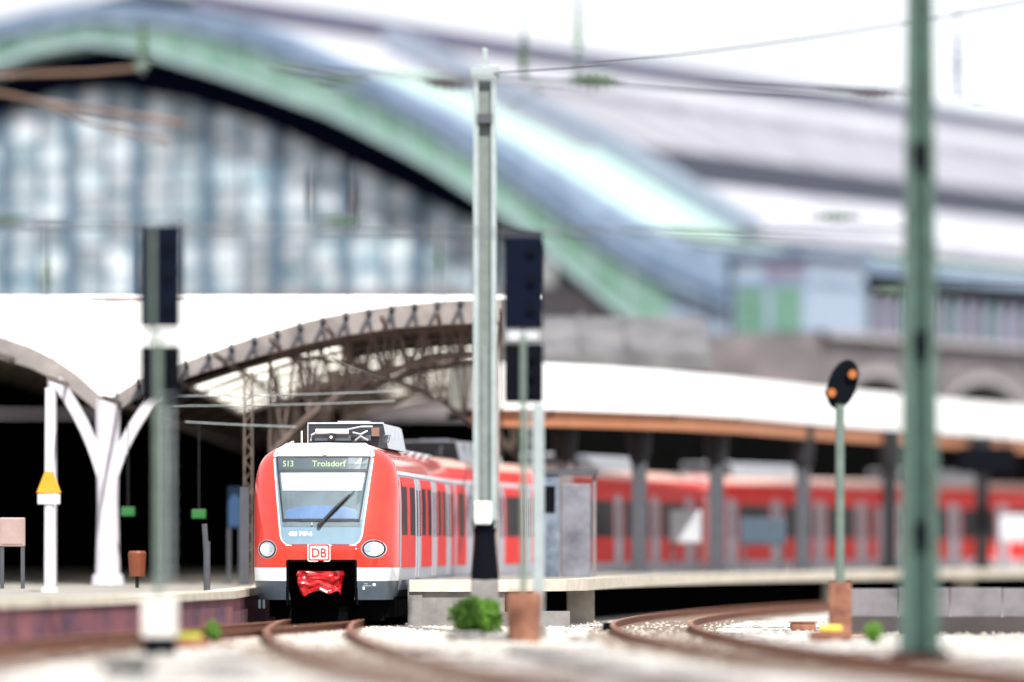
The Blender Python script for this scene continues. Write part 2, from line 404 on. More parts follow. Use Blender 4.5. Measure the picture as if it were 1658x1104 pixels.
def patch(name, segs, off, mtl, parent, nc=14, thick=.03, smooth=False):
    """segs: list of (zlist, xl(z), xr(z)); a raised sheet on the cab front"""
    m = MB()
    for zl, xl, xr in segs:
        rows = [[f0(xl(z) + (xr(z) - xl(z)) * i / nc, fy(xl(z) + (xr(z) - xl(z)) * i / nc, z) - off, z) for i in range(nc + 1)] for z in zl]
        back = [[f0(xl(z) + (xr(z) - xl(z)) * i / nc, fy(xl(z) + (xr(z) - xl(z)) * i / nc, z) - off + thick, z) for i in range(nc + 1)] for z in zl]
        m.grid(rows)
        m.grid([rows[0], back[0]]); m.grid([rows[-1], back[-1]])
        m.grid([[r[0] for r in rows], [r[0] for r in back]]); m.grid([[r[-1] for r in rows], [r[-1] for r in back]])
    return m.build(name, mtl, parent, smooth=smooth)
def lin(z0, x0, z1, x1): return lambda z: x0 + (x1 - x0) * (z - z0) / (z1 - z0)
def zr(a, b, n): return [a + (b - a) * i / n for i in range(n + 1)]
# grey mask around the windscreen
XC = -.02
mo = lambda z: interp([(1.70, .70), (1.74, .76), (1.80, .80), (1.88, .825), (3.56, 1.02)], z)     # outer half width
gl_ = lambda z: lin(2.21, .79, 3.50, .965)(z)                                           # glass half width
patch('front_mask', [(zr(1.70, 1.88, 6) + [2.2], lambda z: XC - mo(z), lambda z: XC + mo(z)),
                     (zr(2.2, 3.51, 12), lambda z: XC - mo(z), lambda z: XC - gl_(z)),
                     (zr(2.2, 3.51, 12), lambda z: XC + gl_(z), lambda z: XC + mo(z))], .014, MASK, train)
patch('mask_trim', [(zr(1.672, 1.88, 7) + zr(1.95, 3.55, 10), lambda z: XC - mo(max(z, 1.70)) - .028, lambda z: XC - mo(max(z, 1.70)) + .004),
                    (zr(1.672, 1.88, 7) + zr(1.95, 3.55, 10), lambda z: XC + mo(max(z, 1.70)) - .004, lambda z: XC + mo(max(z, 1.70)) + .028),
                    ([1.672, 1.702], lambda z: XC - .71, lambda z: XC + .71)], .012, WHITE, train, nc=2)
# roof cap
cap = patch('roof_cap', [(zr(3.51, 3.79, 9), lambda z: XC - interp([(3.5, 1.045), (3.6, 1.03), (3.7, .96), (3.8, .80)], z), lambda z: XC + interp([(3.5, 1.045), (3.6, 1.03), (3.7, .96), (3.8, .80)], z))], .016, WHITE, train, smooth=False)
patch('ledge_step', [(zr(2.06, 2.19, 2), lambda z: XC - .80, lambda z: XC + .80)], .022, mat('dark_ledge_grey', (.12, .17, .20), .5), train)
ws = patch('windscreen', [(zr(2.215, 3.50, 10), lambda z: XC - gl_(z) + .012, lambda z: XC + gl_(z) - .012)], .045, SCREEN, train, thick=.003)
patch('windscreen_seal', [(zr(2.175, 2.222, 1), lambda z: XC - gl_(z) - .005, lambda z: XC + gl_(z) + .005), (zr(3.485, 3.515, 1), lambda z: XC - gl_(z) - .005, lambda z: XC + gl_(z) + .005),
                          (zr(2.2, 3.5, 8), lambda z: XC - gl_(z) - .012, lambda z: XC - gl_(z) + .018), (zr(2.2, 3.5, 8), lambda z: XC + gl_(z) - .018, lambda z: XC + gl_(z) + .012)], .050, RUBBER, train, nc=4)
patch('cab_interior', [(zr(2.2, 3.5, 6), lambda z: XC - gl_(z), lambda z: XC + gl_(z))], .004, mat('cab_grey', (.16, .22, .25), .5, var=.25, scale=1.5), train)
patch('sun_blind', [(zr(2.80, 3.17, 3), lambda z: XC - gl_(z) + .05, lambda z: XC + gl_(z) - .05)], .020, WHITE, train)
m_ = patch('destination_display', [(zr(3.245, 3.475, 2), lambda z: XC - gl_(z) + .03, lambda z: XC + gl_(z) - .03)], .024, mat('display_panel', (.05, .085, .10), .3), train)
patch('display_shelf', [(zr(3.19, 3.235, 1), lambda z: XC - gl_(z) + .02, lambda z: XC + gl_(z) - .02)], .032, RUBBER, train)
def dash(z): return (.74 if z < 2.36 else .74 * math.sqrt(max(.0, 1 - ((z - 2.36) / .135) ** 2)) + .01)
patch('dashboard', [(zr(2.225, 2.36, 3) + zr(2.38, 2.494, 8), lambda z: XC - dash(z), lambda z: XC + dash(z))], .022, mat('dashboard_sky_tint', (.12, .27, .58), .35, var=.25, scale=2), train, nc=20)  # blue is the sky's reflection put into the dashboard colour
# text as real letters lying on the front
def text(name, s, x, z, size, off, mtl, parent, align='LEFT', sx=1., bold=0.):
    cu = bpy.data.curves.new(name, 'FONT'); cu.body = s; cu.size = size; cu.align_x = align; cu.extrude = 0; cu.offset = bold; cu.resolution_u = 3
    tmp = bpy.data.objects.new('tmp', cu); COL.objects.link(tmp)
    dg = bpy.context.evaluated_depsgraph_get(); me = bpy.data.meshes.new_from_object(tmp.evaluated_get(dg))
    COL.objects.unlink(tmp); bpy.data.objects.remove(tmp); me.name = name
    for v in me.vertices:
        xx, zz = x + v.co.x * sx, z + v.co.y; v.co = f0(xx, fy(xx, zz) - off, zz)
    me.materials.clear(); me.materials.append(mtl)
    o = bpy.data.objects.new(name, me); COL.objects.link(o); o.parent = parent; return o
text('line_number', 'S13', -.83 + XC, 3.30, .17, .031, LEDM, m_, sx=.95, bold=.002)
text('destination_text', 'Troisdorf', -.22 + XC, 3.30, .17, .031, LEDM, m_, sx=1.05, bold=.002)
text('vehicle_number', '423 747-6', -.66 + XC, 1.875, .118, .019, WHITE, train, bold=.005)
# DB plate
lg = bpy.data.objects.new('logo_plate', None)
def rr(cx, cz, hw, hh, r, n=5):
    pts = []
    for qx, qz, a0 in ((1, -1, -90), (1, 1, 0), (-1, 1, 90), (-1, -1, 180)):
        for i in range(n + 1):
            a = R(a0 + 90 * i / n); pts.append((cx + qx * (hw - r) + r * math.cos(a), cz + qz * (hh - r) + r * math.sin(a)))
    return pts
def plate(name, pts, off, mtl, parent):
    m = MB(); fr_ = [f0(x, fy(x, z) - off, z) for x, z in pts]; bk = [f0(x, fy(x, z) + .01, z) for x, z in pts]
    m.face(fr_); m.grid([fr_, bk], closed=True); return m.build(name, mtl, parent)
LX, LZ = -.055, 1.53
pl = plate('logo_plate', rr(LX, LZ, .235, .185, .045), .012, WHITE, train)
plate('logo_border', rr(LX, LZ, .215, .165, .035), .016, RED, pl)
plate('logo_field', rr(LX, LZ, .185, .135, .022), .020, WHITE, pl)
text('logo_letters', 'DB', LX, LZ - .095, .262, .025, RED, pl, 'CENTER', sx=.92, bold=.006)
# headlights
def headlight(cx, cz, rx, rz, inner):
    def el(k): return [(cx + rx * k * math.cos(2 * math.pi * i / 28), cz + rz * k * math.sin(2 * math.pi * i / 28)) for i in range(28)]
    h = plate('headlight', el(1.16), .006, mat('red_light_recess', (.45, .02, .02), .4), train)
    h.data.materials[0] = STEELL
    plate('bezel', el(1.07), .014, RUBBER, h)
    plate('reflector', el(.90), .020, STEELL, h)
    L_ = [(cx + inner + rx * .50 * math.cos(2 * math.pi * i / 20), cz + rx * .50 * math.sin(2 * math.pi * i / 20)) for i in range(20)]
    plate('lens', L_, .030, LITW, h)
    L_ = [(cx - inner * 1.5 + rx * .28 * math.cos(2 * math.pi * i / 16), cz + rx * .28 * math.sin(2 * math.pi * i / 16)) for i in range(16)]
    plate('side_lens', L_, .028, mat('clear_lens', (.35, .45, .5), .15), h)
headlight(-1.15, 1.60, .185, .165, -.05)
headlight(1.055, 1.605, .215, .165, .08)
# top lamp
cir = lambda cx, cz, r, n=24: [(cx + r * math.cos(2 * math.pi * i / n), cz + r * math.sin(2 * math.pi * i / n)) for i in range(n)]
tl_ = plate('top_lamp', cir(.02, 3.645, .125), .020, SLATE, train); plate('lens', cir(.025, 3.652, .112), .030, WHITE, tl_)
for sx_ in (-.91, .87):
    t_ = plate('marker_light', [(sx_ - .085, 3.565), (sx_ + .085, 3.565), (sx_ + .085, 3.615), (sx_ - .085, 3.615)], .024, SLATE, train)
    plate('lens', [(sx_ - .06, 3.577), (sx_ + .06, 3.577), (sx_ + .06, 3.600), (sx_ - .06, 3.600)], .030, WHITE, t_)
# wiper
m = MB(); A_ = (-.05, 2.09); B_ = (.30, 2.47); C_ = (.66, 2.80)
def fp(x, z, off): return Vector(f0(x, fy(x, z) - off, z))
m.tube([fp(*A_, .08), fp(*B_, .12), fp(.56, 2.72, .10)], [.035, .030, .016], 8)
m.tube([fp(.08, 2.22, .09), fp(*C_, .075)], [.026, .010], 6); m.tube([fp(*A_, .0), fp(*A_, .10)], .045, 10)
m.build('wiper', RUBBER, train, smooth=False)
m = MB(); m.tube([fp(-.20, 2.10, 0), fp(-.20, 2.10, .06), fp(-.2, 2.15, .06)], .014, 6); m.build('washer_nozzle', STEELL, train)
# coupler bay and cover
m = MB(); m.mi = 0
bx0, bx1 = -.715, .70
m.box(bx0, bx1, .70, .74, .30, 1.40, f0); m.box(bx0 - .03, bx0, -.1, .8, .45, 1.38, f0); m.box(bx1, bx1 + .03, -.1, .8, .45, 1.38, f0); m.box(bx0, bx1, -.1, .8, 1.37, 1.40, f0)
m.build('coupler_bay', BLACK, train)
patch('bay_lip', [(zr(1.34, 1.385, 1), lambda z: bx0 + .0, lambda z: bx1), (zr(.56, 1.37, 5), lambda z: bx0 - .02, lambda z: bx0 + .03), (zr(.56, 1.37, 5), lambda z: bx1 - .03, lambda z: bx1 + .02)], .012, BLACK, train, nc=4)
import bmesh
from mathutils import noise
m = MB(); rows = []
for i in range(25):
    v = i / 24; row = []
    for j in range(40):
        a = 2 * math.pi * j / 40
        ca, sa_ = math.cos(a), math.sin(a)
        sq = lambda t, e: math.copysign(abs(t) ** e, t)
        hw = .47 * (1 - .10 * v) * (1 - .25 * max(0, .15 - v)); y = sq(sa_, .45) * .33 * (1 - .15 * v); x = sq(ca, .4) * hw
        z = 1.15 - v * (.46 + .05 * math.sin(3 * a + 1) - .14 * max(0, 1 - abs(x + .08) / .22))
        n3 = noise.noise(Vector((x * 4.2, z * 5 + 3, y * 4))); n4 = abs(noise.noise(Vector((x * 7 + 9, z * 8, y * 7))))
        k = 1 + .12 * n3
        row.append((x * k - .03, y * k - .17 - .13 * n4 - .05 * n3, z + .03 * n3))
    rows.append([f0(*p) for p in row])
m.grid(rows, closed=True); top = [f0(-.03, -.15, 1.145)] * 40; m.grid([top, rows[0]], closed=True)
m.build('coupler_cover', REDC, train, smooth=False)
m = MB(); m.tube([f0(.02, -.74, .80), f0(.17, -.76, .72)], .022, 8); m.build('coupler_handle', WHITE, train)
# skirt prints
for (x0, x1, z0, z1) in ((.86, .93, .885, .893), (.84, 1.0, .845, .852), (1.03, 1.085, .845, .90), (.83, .87, .77, .83)):
    m = MB(); m.face([f0(x, fy(x, z) - .006, z) for x, z in ((x0, z0), (x1, z0), (x1, z1), (x0, z1))]); m.build('stencil_mark', WHITE, train)
plate('stencil_mark', cir(.70, 1.61, .016, 8), .005, WHITE, train)
# black under-front, plough, bogie
m = MB(); m.box(-1.18, 1.42, .75, 3.9, .2, .72, f0); m.box(-1.05, 1.2, .7, .9, .12, .62, f0); m.build('plough', BLACK, train)
for s_ in (-1,):
    for q in (-1.36, -1.27): m = MB(); m.box(q, q + .05, .3, .4, .38, .56, f0); m.build('step_bracket', SLATE, train)

# shells of the cars
def car(ci, fr, L, y0):
    body = None
    m = MB(); prof = [(x, z) for x, z in PROF]; full = prof + [(-x, z) for x, z in prof[-2::-1]]
    ys_ = [y0, y0 + .02, L * .5, L - .12, L - .06]
    rows = [[fr(x * (1 if k < len(ys_) - 1 else .985), y, z) for x, z in full] for k, y in enumerate(ys_)]
    n = len(full); k0 = len(m.v)
    for r_ in rows: m.v += r_
    for i in range(len(rows) - 1):
        for j in range(n - 1):
            zc = (full[j][1] + full[j + 1][1]) / 2; a = k0 + i * n + j
            m.f.append([a, a + 1, a + 1 + n, a + n])
            m.m.append(1 if zc < .75 else (2 if zc < (3.2 if ci < 2 else 2.9) else (0 if zc < (3.66 if ci == 0 else 3.5) else 3)))
    m.f.append([k0 + (len(rows) - 1) * n + j for j in range(n)]); m.m.append(4)
    if ci: m.f.append([k0 + j for j in range(n)][::-1]); m.m.append(4)
    body = m.build('car_body', [RED if ci == 0 else REDP, SLATE, LGREY, mat('roof_top_sunlit_tint', (.74, .46, .38), .5, var=.15), RUBBER], train, smooth=True)  # salmon roof top: sun glare put into the colour
    body.data.polygons.foreach_set('use_smooth', [True] * len(body.data.polygons))
    try: body.data.set_sharp_from_angle(angle=R(30))
    except Exception: pass
    # doors and red panels (both sides)
    dc = [5.55, 9.95, 14.1] if ci == 0 else [2.2, 6.2, 10.2, 14.2] if ci % 2 else [1.9, 5.8, 9.8, 13.7]
    dw = 1.45 if ci == 0 else (1.15 if ci == 1 else .8); edges = [y0 + (.35 if ci == 0 else .25)] + sum([[c - dw / 2, c + dw / 2] for c in dc], []) + [L - .2]
    for sd_ in (1, -1):
        def sp(y, z, off): return fr(sd_ * (wz(z) + off), y, z)
        def sheet(name, ya, yb, za, zb, off, mt, parent, nz=4):
            mm = MB(); zz = sorted(set([za, zb] + [p[1] for p in PROF if za < p[1] < zb]))
            f_ = [[sp(y, z, off) for y in (ya, yb)] for z in zz]; b_ = [[sp(y, z, off - .02) for y in (ya, yb)] for z in zz]
            mm.grid(f_); mm.grid([f_[0], b_[0]]); mm.grid([f_[-1], b_[-1]]); mm.grid([[r[0] for r in f_], [r[0] for r in b_]]); mm.grid([[r[1] for r in f_], [r[1] for r in b_]])
            return mm.build(name, mt, parent)
        for q in range(0, len(edges), 2):
            ya, yb = edges[q] + .06, edges[q + 1] - .06
            if yb - ya < .3: continue
            sheet('red_panel', ya, yb, 1.22, 3.10, .008, REDP, body)
            if sd_ > 0 or q < 4:
                w2 = yb - ya
                if w2 > 1.9:
                    h = w2 * .34 if ci == 0 else w2 / 2 - .10
                    if ci > 1: h += .03
                    for a in (ya + .14, yb - .14 - h): sheet('window', a, a + h, 1.90, 2.90, .014, WIN, body)
                else: sheet('window', ya + .2 * w2, yb - .2 * w2, 1.9, 2.9, .014, WIN, body)
        if sd_ > 0:
            for c in dc:
                dl = (dw - .33) / 2 + .0
                for a in (c - dl - .06, c + .06):
                    sheet('door', a, a + dl, 1.0, 3.08, .010, LGREY, body)
                    sheet('door_window', a + dl * .22, a + dl * .78, 1.88, 2.86, .016, SLIT, body)
            if ci < 2: sheet('gutter', y0 if ci else y0 + .1, L - .1, 3.14, 3.215, .018, mat('gutter_grey', (.62, .64, .68), .4), body)
            for c in range(4): sheet('step_edge', 1.6 + c * 3.9, 2.5 + c * 3.9, .93, .955, .02, SLATE, body)
    # underfloor
    mm = MB(); mm.box(-1.2, 1.2, 4.2 if ci == 0 else 1.6, L - 2.4, .25, .6, fr); mm.build('underfloor_equipment', BLACK, train)
    if ci:
        mm = MB(); mm.box(-1.15, 1.15, -.3, .2, .7, 3.4, fr); mm.build('gangway_bellows', RUBBER, train)
    for yb in ([2.6] if ci == 0 else [0]):
        for sx_ in (-1, 1):
            for dy in (-.95, .95):
                mm = MB(); mm.tube([fr(sx_ * .69, yb + dy, .47), fr(sx_ * .82, yb + dy, .47)], .43, 24); mm.build('wheel', BLACK, train)
            mm = MB(); mm.box(sx_ * 1.0 - .07, sx_ * 1.0 + .07, yb - 1.4, yb + 1.4, .4, .62, fr); mm.build('bogie_frame', BLACK, train)
    return body
bodies = [car(i, fr, L, .88 if i == 0 else 0.0) for i, (fr, L) in enumerate(frames)]
# door slit by the cab corner
m = MB(); fr = f0; m.face([fr(wz(z) + .016, y, z) for y, z in ((1.35, 1.95), (1.55, 1.95), (1.55, 3.0), (1.35, 3.0))]); m.build('equipment_slot', RUBBER, bodies[0])
# red full-height end panel (car end seen at the curve)
fr, L = frames[3]
m = MB(); zz = [p[1] for p in PROF if .95 <= p[1] <= 3.8]
m.grid([[fr(wz(z) + .022 if z < 3.75 else wz(z), y, z + .0) for y in (-.1, .9)] for z in zz[:-2]]); m.build('red_end_panel', RED, bodies[3])

# roof boxes
def roofbox(fr, x0, x1, ya, yb, z1, detail):
    m = MB(); z0 = 3.70; i = .07
    # body with chamfered top corners
    ring = [(x0, z0), (x1 + .10, z0), (x1, z1 - .04), (x1 - .05, z1), (x0 + .05, z1), (x0, z1 - .05)]
    a = [fr(x, ya, z) for x, z in ring]; b = [fr(x, yb, z) for x, z in ring]
    m.mi = 0; m.face(a); m.face(b[::-1])
    for q in range(len(ring)):
        r = (q + 1) % len(ring); m.mi = 1 if q in (1, 2, 3) else 0; m.face([a[q], b[q], b[r], a[r]])
    rb = m.build('roof_equipment_box', [DARKBOX, STEELL], train)
    m = MB(); m.box(x0 - .02, x1 + .01, ya - .03, ya, z1 - .02, z1 + .015, fr); m.box(x0 - .02, x0, ya - .03, ya, z0, z1, fr); m.build('edge_trim', STEELL, rb)
    m = MB(); m.box((x0 + x1) / 2 - .2, (x0 + x1) / 2 + .45, ya + .3, ya + .9, z1, z1 + .05, fr); m.build('top_hatch', STEELL, rb)
    for y in (ya + .9, ya + 1.9, ya + 2.9):
        m = MB(); m.box(x1 - .0, x1 + .06, y, y + .05, z0 + .05, z1 - .06, fr); m.build('side_rib', LGREY, rb)
    if detail:
        m = MB(); m.tube([fr(-.33, ya - .16, 4.05), fr(.36, ya - .16, 4.05)], .055, 12); m.build('air_reservoir', WHITE, rb)
        m = MB(); m.box(-.36, .40, ya - .1, ya, 3.86, 3.98, fr); m.build('grille', SLATE, rb)
        m = MB(); m.tube([fr(0, ya - .26, 3.93), fr(0, ya - .1, 3.93)], .075, 14); m.build('horn', RUBBER, rb)
        m = MB(); m.tube([fr(0, ya - .27, 3.93), fr(0, ya - .255, 3.93)], .03, 8); m.build('horn_mouth', WHITE, rb)
        m = MB()
        m.tube([fr(.28, ya - .2, 4.08), fr(.62, ya - .22, 4.15), fr(.86, ya - .2, 4.15)], .018, 6)
        m.tube([fr(.45, ya - .2, 4.03), fr(.62, ya - .25, 3.99), fr(.75, ya - .2, 4.06)], .02, 6)
        m.tube([fr(.5, ya - .18, 3.87), fr(.62, ya - .3, 3.95), fr(.76, ya - .18, 3.87)], .022, 6)
        m.build('pipework', STEELL, rb)
        m = MB(); m.box(.84, 1.0, ya - .22, ya - .06, 3.95, 4.13, fr); m.build('valve_block', mat('brown_valve', (.2, .11, .08), .6), rb)
        m = MB(); m.box(.55, .82, ya - .14, ya - .02, 3.86, 3.98, fr); m.build('junction_box', SLATE, rb)
        m = MB(); m.tube([fr(-.44, ya - .12, 3.86), fr(-.42, ya - .14, 3.98), fr(-.34, ya - .16, 4.02)], .022, 6); m.build('hose', STEELL, rb)
    else:
        m = MB(); m.box(x1 - .38, x1 - .35, ya - .03, ya, 3.82, z1 - .12, fr); m.build('grille', LGREY, rb)
    m = MB()
    for dx_ in (0, .07, .14): m.tube([fr(x1 - .55 + dx_ if not detail else x1 + .02 + dx_ * .7, ya - .22 - dx_, 3.82), fr(x1 - .48 + dx_ if not detail else x1 + .06 + dx_ * .7, ya - .3, 3.97)], .028, 7)
    m.build('insulator_stubs', SLATE, rb)
roofbox(f0, -.50, 1.07, 2.0, 6.4, 4.23, True)
roofbox(frames[1][0], -.62, .88, 3.6, 9.5, 4.20, False)
for i in (2, 3, 4, 5): roofbox(frames[i][0], -.7, .8, 4, 10, 4.15, False)
m = MB(); m.tube([f0(-.60, 1.6, 3.78), f0(-.60, 1.6, 4.06)], .018, 6); m.build('antenna', WHITE, train)
m = MB(); m.tube([f0(-.86, 1.35, 3.74), f0(-.74, 1.3, 3.83)], [.05, .02], 8); m.build('roof_horn', WHITE, train)
for i in range(4):
    m = MB(); y = 6.8 + i * 2; m.box(.95, 1.12, y, y + 1.1, 3.68, 3.76, f0); m.build('roof_duct', LGREY, train)

# ------------------------------------------------------------------ left vault hall (outer platform roofs)
hall = thing('platform_vault_roof', (X(175, 126), 126, .76), 'pale steel and glass vaulted platform roof on a flared white column, left of the train', 'roof')
HO = Vector((X(175, 126), 126, .76))
def H(p): p = Vector(p); return tuple(p - HO)
DF = 126.
arcA = [(188, 668), (215, 648), (250, 632), (290, 616), (330, 602), (380, 588), (430, 574), (500, 556), (560, 543), (640, 531), (720, 525), (812, 522)]
arcB = [(-150, 566), (-80, 568), (0, 580), (50, 596), (90, 615), (125, 638), (162, 668)]
rimA = [(188, 640), (215, 622), (250, 606), (290, 590), (330, 575), (380, 557), (430, 541), (500, 520), (560, 507), (640, 495), (720, 488), (812, 484)]
rimB = [(-150, 530), (-80, 532), (0, 545), (50, 562), (90, 582), (125, 606), (162, 640)]
TOPY = 480
def band(curve_lo, curve_hi, y0, y1, D=DF):
    m = MB(); n = len(curve_lo)
    lo0 = [H((X(a, D), y0, Z(b, D))) for a, b in curve_lo]; hi0 = [H((X(a, D), y0, Z(b, D))) for a, b in curve_hi]
    lo1 = [H((X(a, D), y1, Z(b, D))) for a, b in curve_lo]; hi1 = [H((X(a, D), y1, Z(b, D))) for a, b in curve_hi]
    m.grid([lo0, hi0, hi1, lo1], closed=False); m.grid([lo1, lo0]); m.face([lo0[0], lo1[0], hi1[0], hi0[0]]); m.face([lo0[-1], lo1[-1], hi1[-1], hi0[-1]])
    return m
band(arcA, rimA, DF - .15, DF + .35).build('arch_rim', RIMG, hall)
band(arcB, rimB, DF - .15, DF + .35).build('arch_rim', RIMG, hall)
# white glazed spandrel, in panels leaning back
allr = rimB + [(175, 650)] + rimA
def rim_y(px): return interp(allr, px)
px = -150
while px < 800:
    p2 = px + 79; m = MB(); n = 4
    lo = [H((X(px + 1 + 77 * i / n, DF), DF, Z(rim_y(px + 1 + 77 * i / n), DF))) for i in range(n + 1)]
    hi = [H((X(px + 1 + 77 * i / n, DF), DF + 1.4, Z(TOPY, DF) + .1)) for i in range(n + 1)]
    lo2 = [(a[0], a[1] + .1, a[2]) for a in lo]; hi2 = [(a[0], a[1] + .1, a[2]) for a in hi]
    m.grid([lo, hi, hi2, lo2]); m.build('roof_panel', WROOF, hall); px = p2
m = MB(); m.box(X(-150, DF), X(812, DF), DF + 1.3, DF + 1.7, Z(TOPY, DF) - .1, Z(TOPY, DF) + .05, lambda x, y, z: H((x, y, z))); m.build('ridge_beam', RIMG, hall)
# vertical struts in rim
m = MB()
for k in range(len(arcA) * 3 - 3):
    px = 195 + k * 18.5; b = interp(arcA, px); a = interp(rimA, px)
    m.bar(H((X(px, DF), DF - .22, Z(b, DF))), H((X(px + (18 if k % 2 else -6), DF), DF - .22, Z(a, DF))), .035)
tag(m.build('rim_struts', PILG, hall), kind='stuff')
# column with flared spandrels
m = MB()
xc = X(175, DF)
def colbox(z0, z1, r0, r1, n=12):
    m.tube([H((xc, DF - .1, z0)), H((xc, DF - .1, z1))], [r0, r1], n)
colbox(.76, 1.0, .40, .36); colbox(1.0, 2.6, .30, .25); colbox(2.6, 5.1, .25, .30)
m.build('column', WCOL, hall, smooth=False)
for sgn, end in ((1, (268, 624)), (-1, (92, 616))):
    m = MB(); a = Vector((xc, DF - .1, 2.8)); b = P(end[0], end[1], DF); b.y = DF - .1; mid = Vector((xc + sgn * .28, DF - .1, 4.3))
    prev = a
    for i in range(1, 13):
        t = i / 12; q = a * (1 - t) ** 2 + mid * 2 * t * (1 - t) + b * t * t
        m.bar(H(prev), H(q), .13); prev = q
    m.build('spandrel_arm', WCOL, hall)
m = MB(); xr = X(800, DF); m.box(xr - .12, xr + .12, DF - .1, DF + .3, .96, Z(525, DF), lambda x, y, z: H((x, y, z))); m.build('column', RIMG, hall)
m = MB(); xr = X(85, DF); m.tube([H((xr, DF - .1, .76)), H((xr, DF - .1, Z(612, DF)))], .10, 10); m.build('column', WCOL, hall)

# ceiling: purlin cells, part skylight
cur = [(X(a, DF), Z(b, DF) + .12) for a, b in arcB] + [(X(a, DF), Z(b, DF) + .12) for a, b in arcA]
cur[len(arcB) - 1] = (X(175, DF), cur[len(arcB) - 1][1])
cur = [(-30, cur[0][1])] + cur[:len(arcB)] + cur[len(arcB) + 1:]
# resample A side finely
Xs = [-30, -20] + [X(-150, DF) + i * 1.25 for i in range(0, 60) if X(-150, DF) + i * 1.25 < X(812, DF)] + [X(812, DF)]
tab = cur
rowsD = [DF + .36] + [131 + i * 5 for i in range(13)]
mo_ = MB()
for i in range(len(rowsD) - 1):
    for j in range(len(Xs) - 1):
        xa, xb = Xs[j], Xs[j + 1]; za, zb = interp(tab, xa), interp(tab, xb); ya, yb = rowsD[i], rowsD[i + 1]
        pxc = 829 + (xa + xb) / 2 / ((ya + yb) / 2) * F
        if rowsD[i] >= 130 and ((xa > -8.6 and xb < -4.0 and yb < 157) or (-5.2 < xa < -1.2 and 141 <= ya < 182)):
            g_ = .10; m = MB()
            m.face([H((xa + g_, ya + .22, za)), H((xb - g_, ya + .22, zb)), H((xb - g_, yb - .22, zb)), H((xa + g_, yb - .22, za))])
            m.build('skylight', SKYL, hall)
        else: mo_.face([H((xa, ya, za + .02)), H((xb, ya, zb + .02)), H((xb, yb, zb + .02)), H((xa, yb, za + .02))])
mo_.build('ceiling', DARKIN, hall)  # opaque cells carry the hall's shade in their colour
m = MB()
for i in range(1, len(rowsD)):
    for j in range(2, len(Xs) - 1):
        m.bar(H((Xs[j], rowsD[i], interp(tab, Xs[j]) - .04)), H((Xs[j + 1], rowsD[i], interp(tab, Xs[j + 1]) - .04)), .07)
for j in range(2, len(Xs)): m.bar(H((Xs[j], 121, interp(tab, Xs[j]) - .05)), H((Xs[j], 186, interp(tab, Xs[j]) - .05)), .045)
m.build('purlins', STEELB, hall)
# trusses
low = [(440, 735), (480, 692), (520, 657), (560, 633), (620, 606), (690, 582), (760, 572), (812, 570)]
def truss(D, sh, r, mirror=False):
    t = thing('roof_truss', (X(560, 127) + sh, D, 5.0), TR.pop(0), 'truss', 'lattice trusses under the vault roof')
    o = Vector((X(560, 127) + sh, D, 5.0)); n = 18; lo = []; hi = []
    for i in range(n + 1):
        px = 440 + (812 - 440) * i / n; x = X(px, 127); z = Z(interp(low, px), 127)
        if mirror: x = X(812 - (px - 440), 127)
        x += sh; lo.append(Vector((x, D, z))); hi.append(Vector((x, D, max(z + .35, interp(tab, x) - .15))))
    m = MB()
    for i in range(n): m.bar(lo[i] - o, lo[i + 1] - o, r)
    m.build('lower_chord', STEELB, t); m = MB()
    for i in range(n): m.bar(hi[i] - o, hi[i + 1] - o, r * .8)
    m.build('upper_chord', STEELB, t)
    for i in range(0, n, 1):
        m = MB(); a, b = (lo[i], hi[i + 1]) if i % 2 else (hi[i], lo[i + 1]); m.bar(a - o, b - o, r * .42)
        if i % 3 == 0: m.bar(lo[i] - o, hi[i] - o, r * .55)
        m.build('web_bar', STEELB, t)
TR = ['nearest brown lattice truss rising to the right above the train roof',
      'second brown lattice truss behind the nearest one over the train',
      'brown lattice truss crossing under the skylights, leaning the other way',
      'fourth brown lattice truss deeper under the vault roof', 'farthest brown lattice truss near the dark end of the vault']
truss(127.2, -.05, .065); truss(134, -.2, .07); truss(130, 0, .045, True); truss(143, .6, .07, True); truss(152, -.5, .08)
# lattice column left of the train
t = thing('lattice_column', (X(402, 123), 123, .76), 'slim brown lattice column just left of the train front', 'column')
for s_ in (-.09, .09): m = MB(); m.bar((s_, 0, 0), (s_, 0, 4.9), .022); m.build('post', STEELB, t)
m = MB()
for i in range(22): m.bar((-.09 if i % 2 else .09, 0, i * .22), (.09 if i % 2 else -.09, 0, (i + 1) * .22), .014)
m.build('lacing', STEELB, t)
t = thing('platform_post', (X(396, 117.5), 117.5, .76), 'tall grey flat post standing right against the left side of the train', 'post')
m = MB(); m.box(-.10, .10, -.05, .05, 0, 2.2); m.build('post', PILG, t); m = MB(); m.box(-.14, .14, -.1, .1, 0, .06); m.build('foot', CONCG, t)

# hall end and unseen side wall, coloured near black for the hall's shade
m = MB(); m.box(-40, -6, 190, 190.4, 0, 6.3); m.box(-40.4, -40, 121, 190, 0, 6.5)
tag(m.build('end_wall', DARKIN), 'wall closing the vaulted platform hall, coloured black in place of shade', 'wall')

